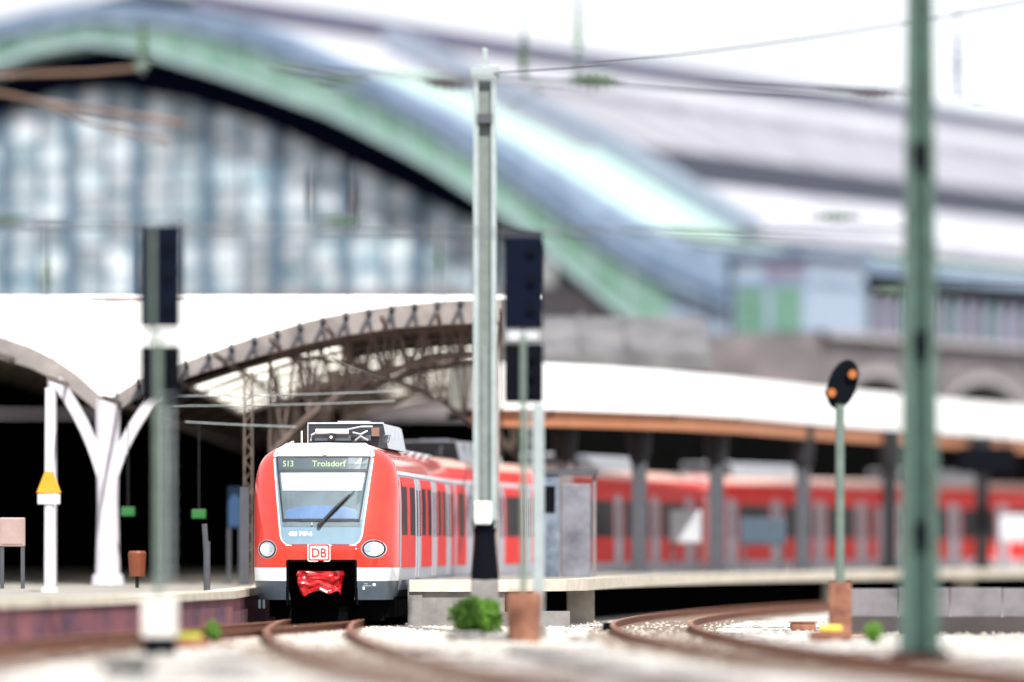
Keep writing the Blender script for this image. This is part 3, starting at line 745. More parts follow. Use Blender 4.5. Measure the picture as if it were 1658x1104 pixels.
# ------------------------------------------------------------------ main train shed (big arch)
SA, CA = .515, .857; GX, GD = -17.5, 228.
station = thing('station_hall', (GX, GD, 0), 'huge arched station hall with green copper gable band and glazed front behind everything', 'station')
def S(u, z, t=0., n=0.):     # u across the gable, t back along the axis; local to the gable peak
    return (CA * u + SA * t, -SA * u + CA * t, z)
outer = [(-34, 13.2), (-30, 13.9), (-27, 14.6), (-22.5, 17.1), (-19, 18.9), (-15, 20.7), (-12, 21.9), (-8.5, 23.3), (-5, 24.1), (-2.5, 24.5), (0, 24.7), (2.5, 24.6), (4.5, 24.3), (8.7, 23.3), (12.4, 21.7), (16.6, 19.8), (19.6, 18.4), (22.5, 16.8), (25.4, 15.1), (27.6, 14.0), (29, 13.6), (31, 13.4)]
mid = [(-34, 11.5), (-27, 12.8), (-22, 15.8), (-15, 19.6), (-8.5, 22.4), (-4, 23.5), (0, 23.9), (4.4, 23.5), (8.7, 22.4), (12.4, 20.9), (16.6, 18.9), (19.6, 17.2), (22.5, 15.4), (25.4, 13.5), (27.6, 12.3), (31, 11.0)]
low_ = [(-34, 9.6), (-27, 10.9), (-22, 14.0), (-15, 18.0), (-8, 21.0), (-3, 22.6), (0, 22.9), (2.5, 22.5), (7.5, 21.0), (12.4, 19.3), (16.6, 17.3), (18.4, 16.3), (21.3, 14.5), (23.9, 12.5), (26.2, 10.8), (31, 8.4)]
dark = [(-34, 7.5), (-26, 9.6), (-21, 12.8), (-15, 16.2), (-8, 19.7), (-3, 21.1), (0, 21.2), (4.4, 20.4), (8.7, 19.1), (12.4, 17.5), (18.4, 14.9), (21, 13.7), (26.5, 9.9), (31, 7)]
def aband(name, lo, hi, u0, u1, t0, t1, mt, step=1.0, parent=station):
    m = MB(); n = max(1, int((u1 - u0) / step)); us = [u0 + (u1 - u0) * i / n for i in range(n + 1)]
    rows = [[S(u, interp(lo, u), t0), S(u, interp(hi, u), t0), S(u, interp(hi, u), t1), S(u, interp(lo, u), t1)] for u in us]
    m.grid(rows, closed=True); m.face(rows[0]); m.face(rows[-1][::-1]); return m.build(name, mt, parent)
aband('gable_coping', mid, outer, -34, 31, -1.2, .8, ZINC)
m2 = [(u, z + .55) for u, z in mid]; aband('gutter_line', [(u, z + .5) for u, z in mid], [(u, z + .68) for u, z in mid], -34, 31, -1.32, -1.2, mat('gutter_dark_blue', (.1, .15, .25), .5))
u = -33.
while u < 27.5:
    aband('copper_panel', [(a, b + .28) for a, b in low_], mid, u + .05, u + 1.65, -.9, .3, COPPER, .5); 
    aband('copper_rib', [(a, b + .28) for a, b in low_], mid, u - .1, u + .05, -1.02, .3, COPL, .5); u += 1.75
aband('gable_lip', low_, [(a, b + .28) for a, b in low_], -34, 29, -1.15, .3, COPL)
aband('painted_shade_band', dark, low_, -34, 27.5, .35, .9, NAVYD)  # dark sheet: shadow under the arch band put into its colour
# side quarter panels of the gable between coping and copper near the foot
for i, u in enumerate((27.9, 28.9, 29.9)):
    aband('foot_panel', [(0, 9.9)], [(27, 12.5), (31, 11.2)], u, u + .9, -.75, 0, PANELB)
# glazing: panes and mullions
BOT = 12.2
pw = 1.75
for k in range(-8, 15):
    u0 = -5.6 + k * pw
    for r_ in range(9):
        z0 = BOT + r_ * 1.15; z1 = z0 + 1.10
        if z0 > interp(dark, min(abs(u0 + pw / 2) * (1 if u0 > 0 else -1), 30)) + .6 or u0 > 20.3: continue
        m = MB(); a = random.uniform(-.05, .05); b = random.uniform(-.06, .06)
        m.face([S(u0 + .05, z0, 1.0 + a), S(u0 + pw - .05, z0, 1.0 - a), S(u0 + pw - .05, z1, 1.0 - a + b), S(u0 + .05, z1, 1.0 + a + b)])
        m.build('pane', PANE, station)
for k in range(-8, 15):
    u0 = -5.6 + k * pw; zt = interp(dark, u0) + (1.2 if k % 2 == 0 else -.2)
    w_ = .17 if k % 2 == 0 else .07
    t_f = .6 if k % 2 == 0 else .85
    m = MB(); m.grid([[S(u0 - w_, z, t) for z in (11.6, zt)] for t in (.95, t_f)]); m.grid([[S(u0 - w_, 11.6, t_f), S(u0 - w_, zt, t_f)], [S(u0 + w_, 11.6, t_f), S(u0 + w_, zt, t_f)], [S(u0 + w_, 11.6, .95), S(u0 + w_, zt, .95)]])
    m.build('mullion', MULL, station)
for r_ in range(0, 9):
    z = BOT + r_ * 1.15 - .025
    m = MB(); us = [-19, 0, 20] if z < 15 else ([-17, 0, 18] if z < 17 else ([-11, 0, 12] if z < 19 else [-7, 0, 7]))
    m.grid([[S(u, z - .03, .9), S(u, z + .03, .9)] for u in us]); m.build('transom', MULL, station)
# closing skin behind the glass so that the shed is dark inside
# lower gable wall
m = MB(); m.grid([[S(u, 4, .6), S(u, min(BOT, interp(dark, u) + .2) if u > 17 else BOT, .6)] for u in (-34, -20, 0, 17, 20, 22, 24, 26, 28, 31, 34, 37)]); m.build('lower_wall', WALLB, station)
for u0, u1, z0, z1 in ((21.4, 22.3, 12.2, 13.4),):
    m = MB(); m.face([S(u0, z0, .3), S(u1, z0, .3), S(u1, z1, .3), S(u0, z1, .3)]); m.build('painted_bright_pane', mat('white_painted_glimpse', (.8, .8, .78), .3), station)  # white sheet; a bright glimpse of sky is put into its colour
# roof skins
def roofstrip(name, pts, t0, t1, mt, n=1, gap=0):
    L_ = (t1 - t0) / n
    for i in range(n):
        m = MB(); a = t0 + i * L_ + gap; b = t0 + (i + 1) * L_
        m.grid([[S(u, z, a), S(u, z, b)] for u, z in pts]); m.build(name, mt, station)
R_ = 150
def oz(u, d=0): return interp(outer, u) + d
roofstrip('roof_skin', [(u, oz(u, -.15)) for u in (0, 2, 4, 6, 8, 9.5, 12)], 0, R_, ROOFW, 10, .12)
roofstrip('roof_skin', [(u, oz(u, -.15)) for u in (12, 14, 16, 18, 19.6)], 7, R_, ROOFG, 36, .25)
roofstrip('roof_skin', [(u, oz(u, -.15)) for u in (12, 14, 16, 18, 19.6)], 0, 7, MINT, 3, .1)
roofstrip('dark_roof_strip', [(19.4, oz(19.4, .25)), (21.8, oz(21.8, -.12))], 9, R_, ZINCD)
roofstrip('roof_skin', [(u, oz(u, -.1)) for u in (21.8, 22.4, 23.5, 25, 26.6)], 9, R_, ROOFW, 12, .1)
roofstrip('roof_skin', [(u, oz(u, -.15)) for u in (19.6, 22, 24, 26.6)], 0, 9, MINT, 3, .1)
roofstrip('roof_step', [(26.6, oz(26.6, .5)), (27.2, oz(27.2, .3))], 8, R_, ROOFG)
roofstrip('roof_skin', [(27.2, oz(27.2, -.1)), (29, 13.75), (31.5, 13.5), (33.5, 13.2)], 1, R_, MINT, 16, .1)
roofstrip('roof_skin', [(-u, oz(-u, -.15)) for u in (0, 4, 8, 12, 16, 20, 24, 28, 33)], 0, R_, ROOFG)
m = MB(); m.grid([[S(u, z, t) for u, z in ((11.7, oz(11.7, .25)), (12.4, oz(12.4, .25)), (12.4, oz(12.4, -.3)))] for t in (7, R_)]); m.build('roof_rail', ROOFG, station)
# step wall beside the gable (slanted upstand)
aband('upstand', [(u, oz(u, -.2)) for u in (8, 12, 16, 20, 24, 27)], [(u, oz(u, .9)) for u in (8, 12, 16, 20, 24, 27)], 9, 27, 8.3, 9.2, mat('pale_blue_upstand', (.22, .26, .33), .5))
# ridge lantern
m = MB(); m.grid([[S(u, z, t) for u, z in ((-2.4, 24.3), (-2.4, 25.1), (-2.9, 25.15), (0, 25.6), (2.9, 25.15), (2.9, 24.8), (2.4, 24.8), (2.4, 24.0))] for t in (3, R_)]); m.build('ridge_lantern', ROOFW, station)
m = MB(); m.grid([[S(2.95, z, t) for z in (24.65, 25.4)] for t in (2.9, R_)]); m.build('lantern_edge', mat('lantern_grey_blue', (.10, .10, .16), .6), station)
# eave: fascia, strip of painted eave shade, windows, posts
m = MB(); m.grid([[S(u, z, t) for u, z in ((33.5, 13.2), (34.2, 13.15), (34.2, 12.55), (33.5, 12.5))] for t in (4, R_)]); m.build('eave_fascia', ZINC, station)
m = MB(); m.grid([[S(u, z, t) for u, z in ((33.3, 12.52), (33.45, 11.55))] for t in (4, R_)]); m.build('painted_shade_strip', NAVYD, station)
t_ = 4.2
for i in range(34):
    m = MB(); m.face([S(33.5, 9.9, t_), S(33.5, 9.9, t_ + 1.05), S(33.5, 11.95, t_ + 1.05), S(33.5, 11.95, t_)]); m.build('side_pane', EAVEW, station)
    m = MB(); m.grid([[S(u, 9.9, a), S(u, 11.98, a)] for u, a in ((33.5, t_ + 1.05), (33.8, t_ + 1.05), (33.8, t_ + 1.3), (33.5, t_ + 1.3))]); m.build('side_post', mat('green_grey_post', (.16, .24, .26), .5) if i % 3 == 0 else mat('lavender_grey_post', (.24, .24, .31), .6), station); t_ += 1.3
# corner turret
tp = MB()
def tb(mb, u0, u1, t0, t1, z0, z1):
    mb.box(u0, u1, t0, t1, z0, z1, lambda u, t, z: S(u, z, t)); return mb
tb(MB(), 31.2, 34.6, -1.0, 3.6, 9.9, 13.0).build('turret', PANELB, station)
tb(MB(), 30.9, 34.9, -1.3, 3.9, 13.0, 13.3).build('turret_cap', ZINC, station)
tb(MB(), 31.2, 34.65, -1.05, 3.65, 11.85, 12.05).build('turret_string', ZINC, station)
for u0 in (31.35, 32.95): tb(MB(), u0, u0 + 1.25, -1.06, -1.0, 9.95, 11.8).build('turret_panel', mat('turret_green_panel', (.12, .25, .19), .5, var=.15, rnd=.15), station)
tb(MB(), 32.6, 34.4, -1.04, -1.0, 12.1, 12.95).build('turret_panel', mat('turret_lavender_panel', (.18, .17, .24), .5), station)
# beige arcade under the eave with arched openings
def arcade():
    t = thing('arcade_wall', (GX + CA * 36 , GD - SA * 36, 0), 'beige arcade wall with flat dark arches below the eave of the great hall', 'wall')
    def A(u, z, tt): 
        p = S(u, z, tt); q = S(36, 0, 0); return (p[0] - q[0], p[1] - q[1], p[2])
    L_ = 9.5
    for i in range(9):
        t0 = -3 + i * L_; n = 16; m = MB()
        arch = [(t0 + 1 + (L_ - 2) * k / n, 7.0 + 1.25 * math.sin(math.pi * k / n) ** .7) for k in range(n + 1)]
        m.grid([[A(36, z, a), A(36, 9.92, a)] for a, z in arch])
        m.grid([[A(36, 5.0, a), A(36, 9.92, a)] for a in (t0 + .0, t0 + 1)]); m.grid([[A(36, 5.0, a), A(36, 9.92, a)] for a in (t0 + L_ - 1, t0 + L_)])
        m.grid([[A(36, z, a), A(37.2 - 2.4, z, a)] for a, z in arch]); m.build('arch_bay', WALLB, t)
        m = MB(); m.grid([[A(36.25, z + .45, a), A(36.25, z + .12, a), A(36, z + .12, a)] for a, z in arch]); m.build('arch_moulding', mat('pale_moulding', (.40, .37, .38), .7), t)
    m = MB(); m.grid([[A(u, z, tt) for u, z in ((35.9, 9.75), (36.4, 9.75), (36.4, 9.98), (33.4, 9.98))] for tt in (-3, 83)]); m.build('cornice', mat('pale_moulding', (.40, .37, .38), .7), t)
    m = MB(); m.grid([[A(34.6, 3, tt), A(34.6, 9.9, tt)] for tt in (-3, 83)]); m.build('painted_shade_back', DARKIN, t)  # black sheet gives the arch openings their shade by colour
    m = MB(); m.grid([[A(u, 5, -3), A(u, 9.92, -3)] for u in (12, 36)]); m.build('front_return', WALLB, t)
arcade()
# lower storey behind the platforms, its shade put into a near-black colour
m = MB(); m.grid([[(x, D, 0), (x, D, 6.2)] for x, D in ((-6, 190.2), (8, 192), (14, 197), (32, 228), (60, 275))]); tag(m.build('back_wall', DARKIN), 'wall coloured near black as shade under the arcade behind the train and the right canopy', 'wall')

# small grey-beige roof between vault and hall
LINKG = mat('grey_link_roofing', (.17, .165, .17), .8, c2=(.07, .07, .075), scale=.7)
t = thing('link_roof', (2.4, 152, .62), 'low grey beige roof between the white vault and the great hall, behind the tall signal', 'roof')
m = MB(); m.grid([[(x, d, z) for x, d, z in ((a, 0, 5.9), (a, 0, 6.5), (a, 4, 7.7), (a, 14, 8.1))] for a in (-3.4, 0, 1.5, 3.2)]); m.build('roof_skin', LINKG, t)
m = MB(); m.box(-3.4, 3.2, -.1, 0, 6.0, 6.5); m.build('fascia', LINKG, t)
for k in range(4): m = MB(); m.bar((-3 + k * 1.3, -.02, 6.55), (-3 + k * 1.3, 4, 7.78), .06); m.build('roof_rib', LINKG, t)

# ------------------------------------------------------------------ right canopy
canopy = thing('platform_canopy', (5.0, 146, .95), 'long flat platform canopy with white fascia and orange soffit over the right platform', 'canopy')
NE = [(-1.1, 137), (.97, 137.6), (4.26, 142), (6.1, 146), (8.95, 155), (12.7, 165.2), (16.8, 176), (24, 195)]
CO = Vector((5.0, 146, .95))
ZT, ZB = 6.28, 5.16
def C(x, y, z): return (x - CO.x, y - CO.y, z - CO.z)
m = MB()
for (a, b), (c, d) in zip(NE, NE[1:]): m.face([C(a, b, ZB), C(c, d, ZB), C(c, d, ZT), C(a, b, ZT)])
m.face([C(*NE[0], ZB), C(*NE[0], ZT), C(-1.6, 140, ZT), C(-1.6, 140, ZB)])
m.build('fascia', CANW, canopy)
FE = [(-1.6, 140), (.3, 140.6), (2.6, 144), (4.3, 147.5), (7.1, 156), (10.8, 166.3), (14.9, 177), (22, 196)]
m = MB(); m.grid([[C(a, b, ZT), C(c, d, ZT + .2)] for (a, b), (c, d) in zip(NE, FE)]); m.build('roof_sheet', CANW, canopy)
m = MB(); m.grid([[C(a, b + .05, ZB + .02), C(c, d, ZB + .02)] for (a, b), (c, d) in zip(NE, FE)]); m.build('soffit', ORANGE, canopy)
for (a, b), (c, d) in zip(NE, NE[1:]): m = MB(); m.grid([[C(a, b + .3, ZB - .42), C(a, b + .3, ZB)], [C(c, d + .3, ZB - .42), C(c, d + .3, ZB)]]); m.build('orange_valance', ORANGE, canopy)
m = MB(); m.grid([[C(c, d, ZB + .02), C(c, d, ZT + .2)] for c, d in FE]); m.build('rear_fascia', PILD, canopy)
for px, D, mt in ((915, 140, WALLB), (1035, 142.5, PILG), (1160, 146.5, PILG), (1300, 154, PILG), (1440, 161.5, PILD), (1590, 170, PILD)):
    x = X(px, D); m = MB()
    m.box(x - .20, x + .20, D - .2, D + .2, .95, 3.9, lambda a, b, c: C(a, b, c)); m.box(x - .28, x + .28, D - .28, D + .28, .951, 1.15, lambda a, b, c: C(a, b, c))
    pi = m.build('pillar', mt, canopy)
    m = MB(); m.tube([C(x, D, 3.6), C(x, D, 4.1), C(x, D, 4.6), C(x, D, 5.15)], [.14, .30, .34, .30], 12); m.build('pillar_head', PILD, pi)
for (a, b), (c, d) in zip(NE, FE): m = MB(); m.bar(C(a, b + .3, ZB - .08), C(c, d, ZB - .08), .09); m.build('cross_beam', PILD, canopy)
m = MB(); m.bar(C(16.5, 168, ZB - .75), C(16.5, 171.5, ZB - .75), .01)
# dark hanging sign at far right
t = thing('hanging_board', (X(1598, 168), 168, 4.0), 'wide black board hanging under the canopy at the right edge', 'sign')
m = MB(); m.box(-.9, .9, -.1, .1, -.05, .78); m.build('board', BOARD, t, bevel=.08)
for q in (-.5, .5): m = MB(); m.bar((q, 0, .78), (q, 0, 1.2), .03); m.build('hanger', PILD, t)

# ------------------------------------------------------------------ boards and small things on the platforms
def board(px, D, z0, w_, h, mt, label, name='notice_board', cat='board', group=None, post=True, zb=.95):
    t = thing(name, (X(px, D), D, zb), label, cat, group)
    m = MB(); m.box(-w_ / 2, w_ / 2, -.05, .05, z0 - zb, z0 - zb + h); m.build('board', mt, t, bevel=.03)
    m = MB(); m.box(-w_ / 2 + .05, w_ / 2 - .05, -.065, -.052, z0 - zb + .06, z0 - zb + h - .06); m.build('poster', mt, t)
    if post:
        for s_ in (-1, 1):
            m = MB(); m.bar((s_ * w_ * .4, .02, 0), (s_ * w_ * .4, .02, z0 - zb), .04); m.build('leg', PILG, t)
    return t
board(1110, 147, 1.75, .85, .9, POSTW, 'small white notice board on legs between two pillars of the right platform')
board(1642, 172, 1.8, .95, .85, mat('white_poster', (.55, .57, .62), .4), 'white notice board at the right edge of the picture before the train')
board(1235, 150.5, 1.7, .0 + 1.3, .75, mat('blue_grey_poster', (.045, .075, .11), .6), 'dull blue board leaning next to the bright red car end')
board(380, 129, 2.1, .34, 1.0, BLUEP, 'narrow blue poster panel left of the train in the dark hall', zb=.76)
board(20, 114, 1.65, .55, .62, mat('cream_pink_poster', (.36, .26, .24), .6), 'cream and pink notice board low at the left edge', zb=.76)
# grey machine / cabinets behind the tall signal
t = thing('platform_shelter', (X(930, 124), 124, .95), 'pale grey glass and steel shelter end behind the right signal mast', 'shelter')
m = MB(); m.box(-.85, -.35, -.3, .3, 0, 2.35); m.build('side_panel', mat('blue_grey_glass_panel', (.17, .21, .27), .4, c2=(.05, .07, .10), scale=2), t, bevel=.02)
m = MB(); m.box(-.30, .38, -.2, .2, 0, 2.15); m.build('side_panel', mat('lavender_panel', (.20, .205, .24), .5, c2=(.07, .07, .09), scale=1.5), t, bevel=.02)
m = MB(); m.box(-.9, .55, -.35, .35, 2.36, 2.48); m.build('roof', PILG, t)
m = MB(); m.box(-.75, -.45, -.34, -.31, 1.5, 2.1); m.build('poster', BOARD, t)
m = MB(); m.box(.42, .50, -.2, -.1, 0, 2.36); m.build('post', WALLB, t)
def bin_(px, D, col, label, zb=.76):
    t = thing('litter_bin', (X(px, D), D, zb), label, 'bin'); m = MB(); m.tube([(0, 0, .25), (0, 0, .75), (0, 0, .8)], [.17, .2, .17], 14); m.build('drum', col, t)
    m = MB(); m.tube([(0, 0, 0), (0, 0, .25)], .04, 8); m.build('foot', PILD, t)
bin_(222, 116, mat('orange_bin', (.18, .045, .015), .5), 'round orange litter bin beside the flared white column')
def lit_sign(px, py, D, label, zb=.76):
    t = thing('exit_sign', (X(px, D), D, Z(py, D)), label, 'sign', 'small green lit signs in the dark hall')
    m = MB(); m.box(-.16, .16, -.04, .04, -.1, .1); m.build('face', GREENL, t, bevel=.01); m = MB(); m.bar((0, .05, .1), (0, .05, 2.1), .012); m.build('hanger', PILD, t)
lit_sign(207, 828, 125, 'small green lit sign just right of the flared white column')
lit_sign(322, 832, 122, 'small green lit sign halfway between the white column and the train')
# post with yellow sign
t = thing('sign_post', (X(80, 105), 105, .76), 'thin white post with a yellow sign on the left platform', 'sign post')
m = MB(); m.tube([(0, 0, 0), (0, 0, 4.0)], [.11, .09], 12); m.build('post', WCOL, t)
m = MB(); m.tube([(0, 0, 0), (0, 0, .1)], [.18, .16], 12); m.build('foot', CONC, t)
z_ = Z(798, 105) - .76
m = MB(); m.face([(-.24, -.13, z_), (.24, -.13, z_), (.08, -.13, z_ + .42), (-.08, -.13, z_ + .42)]); m.face([(-.24, -.1, z_), (.24, -.1, z_), (.08, -.1, z_ + .42), (-.08, -.1, z_ + .42)])
m.grid([[(-.24, -.13, z_), (.24, -.13, z_), (.08, -.13, z_ + .42), (-.08, -.13, z_ + .42)], [(-.24, -.1, z_), (.24, -.1, z_), (.08, -.1, z_ + .42), (-.08, -.1, z_ + .42)]], closed=True); m.build('yellow_sign', YEL, t)
m = MB(); m.box(-.22, .22, -.13, -.1, z_ - .22, z_ - .02); m.build('white_plate', POSTW, t)
t = thing('platform_post', (X(335, 108), 108, .76), 'short pale grey post on the left platform near the train', 'post')
m = MB(); m.tube([(0, 0, 0), (0, 0, 1.0)], .07, 10); m.tube([(0, 0, .55), (-.05, 0, 1.35)], .055, 8); m.build('post', PILG, t)

# ------------------------------------------------------------------ signals
def signal(px, ybase, label, mast_off, top, white_base):
    D = 1.65 * F / (ybase - HZ); s = F / D; x = X(px, D)
    t = thing('railway_signal', (x, D, 0), label, 'signal', 'tall main signals beside the tracks')
    zz = lambda py: Z(py, D)
    if white_base:
        m = MB(); m.box(-.27, .27, -.25, .25, zz(1032), zz(966)); m.build('concrete_base', CONC, t, bevel=.03)
        m = MB(); m.box(-.24, .24, -.22, .22, -.03, zz(1033)); m.build('foot', BOARD, t)
    else:
        m = MB(); m.tube([(.0, 0, -.03), (0, 0, zz(970)), (0, 0, zz(958))], [.27, .33, .30], 8); m.build('rusty_base', RUSTB, t)
    mo2 = mast_off
    m = MB(); m.box(mo2 - .05, mo2 + .05, -.07, .07, zz(966), zz(540)); m.build('mast', SIGN_G, t, bevel=.01)
    um = -.11 if white_base else mo2; uy = -.05 if white_base else .25
    m = MB(); m.box(um - .03, um + .03, uy - .05, uy + .05, zz(548), zz(top)); m.build('mast', SIGN_G, t, bevel=.01)
    for (ya, yb, xa, xb, mt) in ((top, 532, -.34, .33, NAVY), (556, 652, -.34, .34, BOARD)):
        m = MB(); m.box(xa, xb, .08, .14, zz(yb), zz(ya)); b_ = m.build('signal_board', mt, t, bevel=.03)
        for k in range(3):
            z = zz(yb) + (zz(ya) - zz(yb)) * (k + .7) / 3.4
            m = MB(); m.tube([(.13, -.02, z), (.13, .08, z)], .085, 12); m.build('lamp_housing', BOARD, b_)
    m = MB(); m.box(-.26, .26, -.02, .06, zz(549), zz(537)); m.build('cross_bracket', POSTW, t)
    m = MB()
    for s_ in (-.03, .03): m.bar((mo2 + .16 + s_ * 2, -.05, zz(940)), (mo2 + .16 + s_ * 2, -.05, zz(655)), .012)
    for k in range(14): z = zz(940) + k * .22; m.bar((mo2 + .06, -.05, z), (mo2 + .26, -.05, z), .009)
    m.build('ladder', GALV, t)
    return t
signal(259, 1058, 'tall black signal on a pale green mast with a white base, left of the train', -.03, 362, True)
signal(848, 1040, 'tall black signal on a pale green mast with a rusty base, beside the bush', -.01, 372, False)
# grey relay post beside the second signal
t = thing('relay_post', (X(872, 96), 96, 0), 'pale grey square post close behind the right signal mast', 'post')
m = MB(); m.box(-.10, .10, -.1, .1, 0, Z(655, 96)); m.build('post', GALV, t, bevel=.01); m = MB(); m.box(-.15, .15, -.15, .15, 0, .25); m.build('foot', CONCG, t)
# small distant signal with amber lamps
D = 99.; t = thing('distant_signal', (X(1360, D), D, 0), 'small round black distant signal showing two amber lights', 'signal')
zz = lambda py: Z(py, D)
m = MB(); m.tube([(0, 0, .5), (0, 0, zz(655))], .085, 10); m.build('mast', SIGN_G, t)
m = MB(); m.box(-.2, .2, -.2, .2, -.05, zz(942)); m.build('base', RUSTB, t, bevel=.02)
m = MB(); ring = []
for k in range(24):
    a = 2 * math.pi * k / 24; ring.append((.05 + -.0 + .28 * math.cos(a) + .10 * math.sin(a), zz(622) + .46 * math.sin(a)))
fr_ = [(x, 0, z) for x, z in ring]; bk = [(x, .08, z) for x, z in ring]; m.face(fr_); m.face(bk[::-1]); m.grid([fr_, bk], closed=True)
hd = m.build('round_board', BOARD, t)
for px, py in ((1380, 606), (1346, 636)):
    m = MB(); xx = X(px, D) - X(1360, D); m.tube([(xx, -.10, zz(py)), (xx, 0, zz(py))], .125, 16); l_ = m.build('lamp_housing', BOARD, t)
    m = MB(); m.tube([(xx, -.115, zz(py)), (xx, -.10, zz(py))], .08, 16); m.build('lamp', AMBER, l_)

# ------------------------------------------------------------------ masts
# thick green mast, right
D = 80.; x = X(1489, D)
t = thing('catenary_mast', (x, D, 0), 'thick dark green riveted steel mast at the right, taller than the picture', 'mast')
m = MB()
def taper(x0a, x1a, y0, y1, x0b, x1b, za, zb):
    P0 = [(x0a, y0, za), (x1a, y0, za), (x1a, y1, za), (x0a, y1, za)]; P1 = [(x0b, y0, zb), (x1b, y0, zb), (x1b, y1, zb), (x0b, y1, zb)]
    m.grid([P0, P1], closed=True); m.face(P0); m.face(P1[::-1])
HM = 13.
taper(-.30, -.13, -.2, .2, -.145, -.06, 0, HM); m.build('flange', GREENP, t)
m = MB(); taper(.13, .30, -.2, .2, .06, .145, 0, HM); m.build('flange', GREENP, t)
m = MB(); taper(-.13, .13, -.06, .0, -.06, .06, 0, HM); m.build('web', DGREEN, t)
for py in (252, 555, 862):
    z = Z(py, D); m = MB(); m.box(-.12, .12, -.23, -.19, z - .17, z + .17); m.build('bracket', BOARD, t, bevel=.04)
m = MB(); m.box(-.42, .42, -.32, .32, -.03, .10); m.build('foot', BOARD, t)  # black slab; shadow at the mast base is put into its colour
# light grey mast at the platform end
D = 101.; x = X(785, D)
t = thing('catenary_mast', (x, D, 1.03), 'light grey channel mast on a black sleeve behind the bush, just right of the train', 'mast')
zz = lambda py: Z(py, D) - 1.03
m = MB(); m.box(-.26, .26, -.26, .26, -1.06, 0); m.build('pedestal', CONCG, t, bevel=.03)
m = MB(); m.box(-.22, -.115, -.14, .14, zz(855), zz(120)); m.build('flange', GALV, t, bevel=.008)
m = MB(); m.box(.115, .22, -.14, .14, zz(855), zz(120)); m.build('flange', GALV, t, bevel=.008)
m = MB(); m.box(-.115, .115, .03, .07, zz(855), zz(120)); m.build('web', OLIVE, t)
m = MB(); m.box(-.012, .012, -.0, .03, zz(855), zz(560)); m.build('conduit', GALV, t)
m = MB(); m.box(-.20, .13, -.34, -.141, zz(849), zz(812)); m.build('white_box', mat('white_cabinet', (.80, .84, .84), .4, c2=(.5, .58, .58), scale=6), t, bevel=.035)
m = MB(); rr_ = [(-.0, .27), (.25, .25), (.55, .22), (.85, .20), (1.0, .24), (1.12, .25)]
m.tube([(0, 0, z) for z, r_ in rr_], [r_ * .98 for z, r_ in rr_], 16); m.build('black_sleeve', BOARD, t, smooth=False)
m = MB(); m.box(-.27, .27, -.16, .16, zz(132), zz(108)); m.box(-.05, .05, -.05, .05, zz(110), zz(78)); m.build('mast_head', GALV, t, bevel=.02)
m = MB(); m.box(-.14, .14, -.2, .2, zz(200), zz(185)); m.build('mast_clamp', PILG, t)

# ------------------------------------------------------------------ cross-span wires and insulators
DW = 84.
def wire(pts, label, r=.014, mt=WIREM, name='span_wire', group='wires across the tracks'):
    m = MB(); o = Vector(pts[0]); m.tube([Vector(p) - o for p in pts], r, 5); ob = m.build(name, mt, loc=o); return tag(ob, label, 'wire', group)
def sag(a, b, s_, n=14): 
    a = Vector(a); b = Vector(b); return [a.lerp(b, i / n) + Vector((0, 0, -s_ * 4 * (i / n) * (1 - i / n))) for i in range(n + 1)]
wire(sag(P(-60, 362, DW), P(1480, 372, DW - 3.8), .08), 'lower cross-span wire running the whole width at signal-top height', .030)
wire(sag(P(1500, 470, 80), P(1700, 466, 80), 0), 'short span wire leaving the green mast to the right', .014)
wire(sag(P(440, 112, DW), P(1480, 150, DW - 3.8), .05), 'upper cross-span wire running over the arch to the green mast', .034)
wire(sag(P(785, 120, 101), P(1790, -20, 92), .16), 'single faint wire climbing to the upper right in the white sky', .018)
wire(sag(P(1540, 22, 78), P(1700, -5, 76), .0), 'short faint wire at the top right corner of the sky', .012)
wire(sag(P(280, 641, 121.3), P(640, 633, 121.3), .03), 'upper thin cross wire in front of the dark hall, left of the train roof', .012, GALV)
wire(sag(P(280, 657, 121.2), P(640, 649, 121.2), .03), 'middle thin cross wire in front of the dark hall, left of the train roof', .012, GALV)
wire(sag(P(300, 683, 121.1), P(480, 691, 121.1), .01), 'lowest thin cross wire ending at the roof box of the train', .014, GALV)
wire([Vector((T1(D), D, 5.45 - .15 * math.sin((D - 60) * .09))) for D in range(112, 175, 3)], 'overhead contact wire above the train track', .008)

def insulator(px, py, Lpx, rpx, D, mt, label, vertical=False):
    s = F / D; L_ = Lpx / s; r = rpx / s; c = P(px, py, D)
    t = thing('insulator', c, label, 'insulator', 'insulators hanging in the cross-span wires')
    ax = Vector((0, 0, 1)) if vertical else Vector((1, 0, 0))
    m = MB(); n = 5; pts = []; rr2 = []
    for k in range(n):
        a = -L_ / 2 + L_ * (k + .15) / n; b = -L_ / 2 + L_ * (k + .85) / n; q = 1 - .35 * abs(k - 2) / 2
        pts += [ax * a, ax * (a * .6 + b * .4), ax * b]; rr2 += [r * .5 * q, r * q, r * .45 * q]
    m.tube(pts, rr2, 12); m.build('sheds', mt, t)
    for q in (-1, 1): m = MB(); m.tube([ax * q * (L_ / 2 - .03), ax * q * (L_ / 2 + .12)], .03, 6); m.build('end_fitting', PILG, t)
insulator(552, 131, 58, 9, DW, INSG, 'pale olive insulator at the top, in front of the copper arch band')
insulator(727, 133, 66, 17, DW, INSR, 'dark brown insulator left of the grey mast head')
insulator(960, 131, 74, 24, DW, INSG, 'big dark green insulator right of the grey mast head')
insulator(1358, 149, 46, 10, DW, INSGP, 'pale green insulator against the sky, left one of the pair by the green mast')
insulator(1411, 153, 64, 15, DW, INSR, 'dark brown insulator against the sky touching the green mast')
insulator(552, 358, 58, 10, DW, INSG, 'dark green insulator in front of the gable glass near the middle')
insulator(5, 356, 48, 9, DW, INSG, 'dark green insulator cut by the left picture edge')
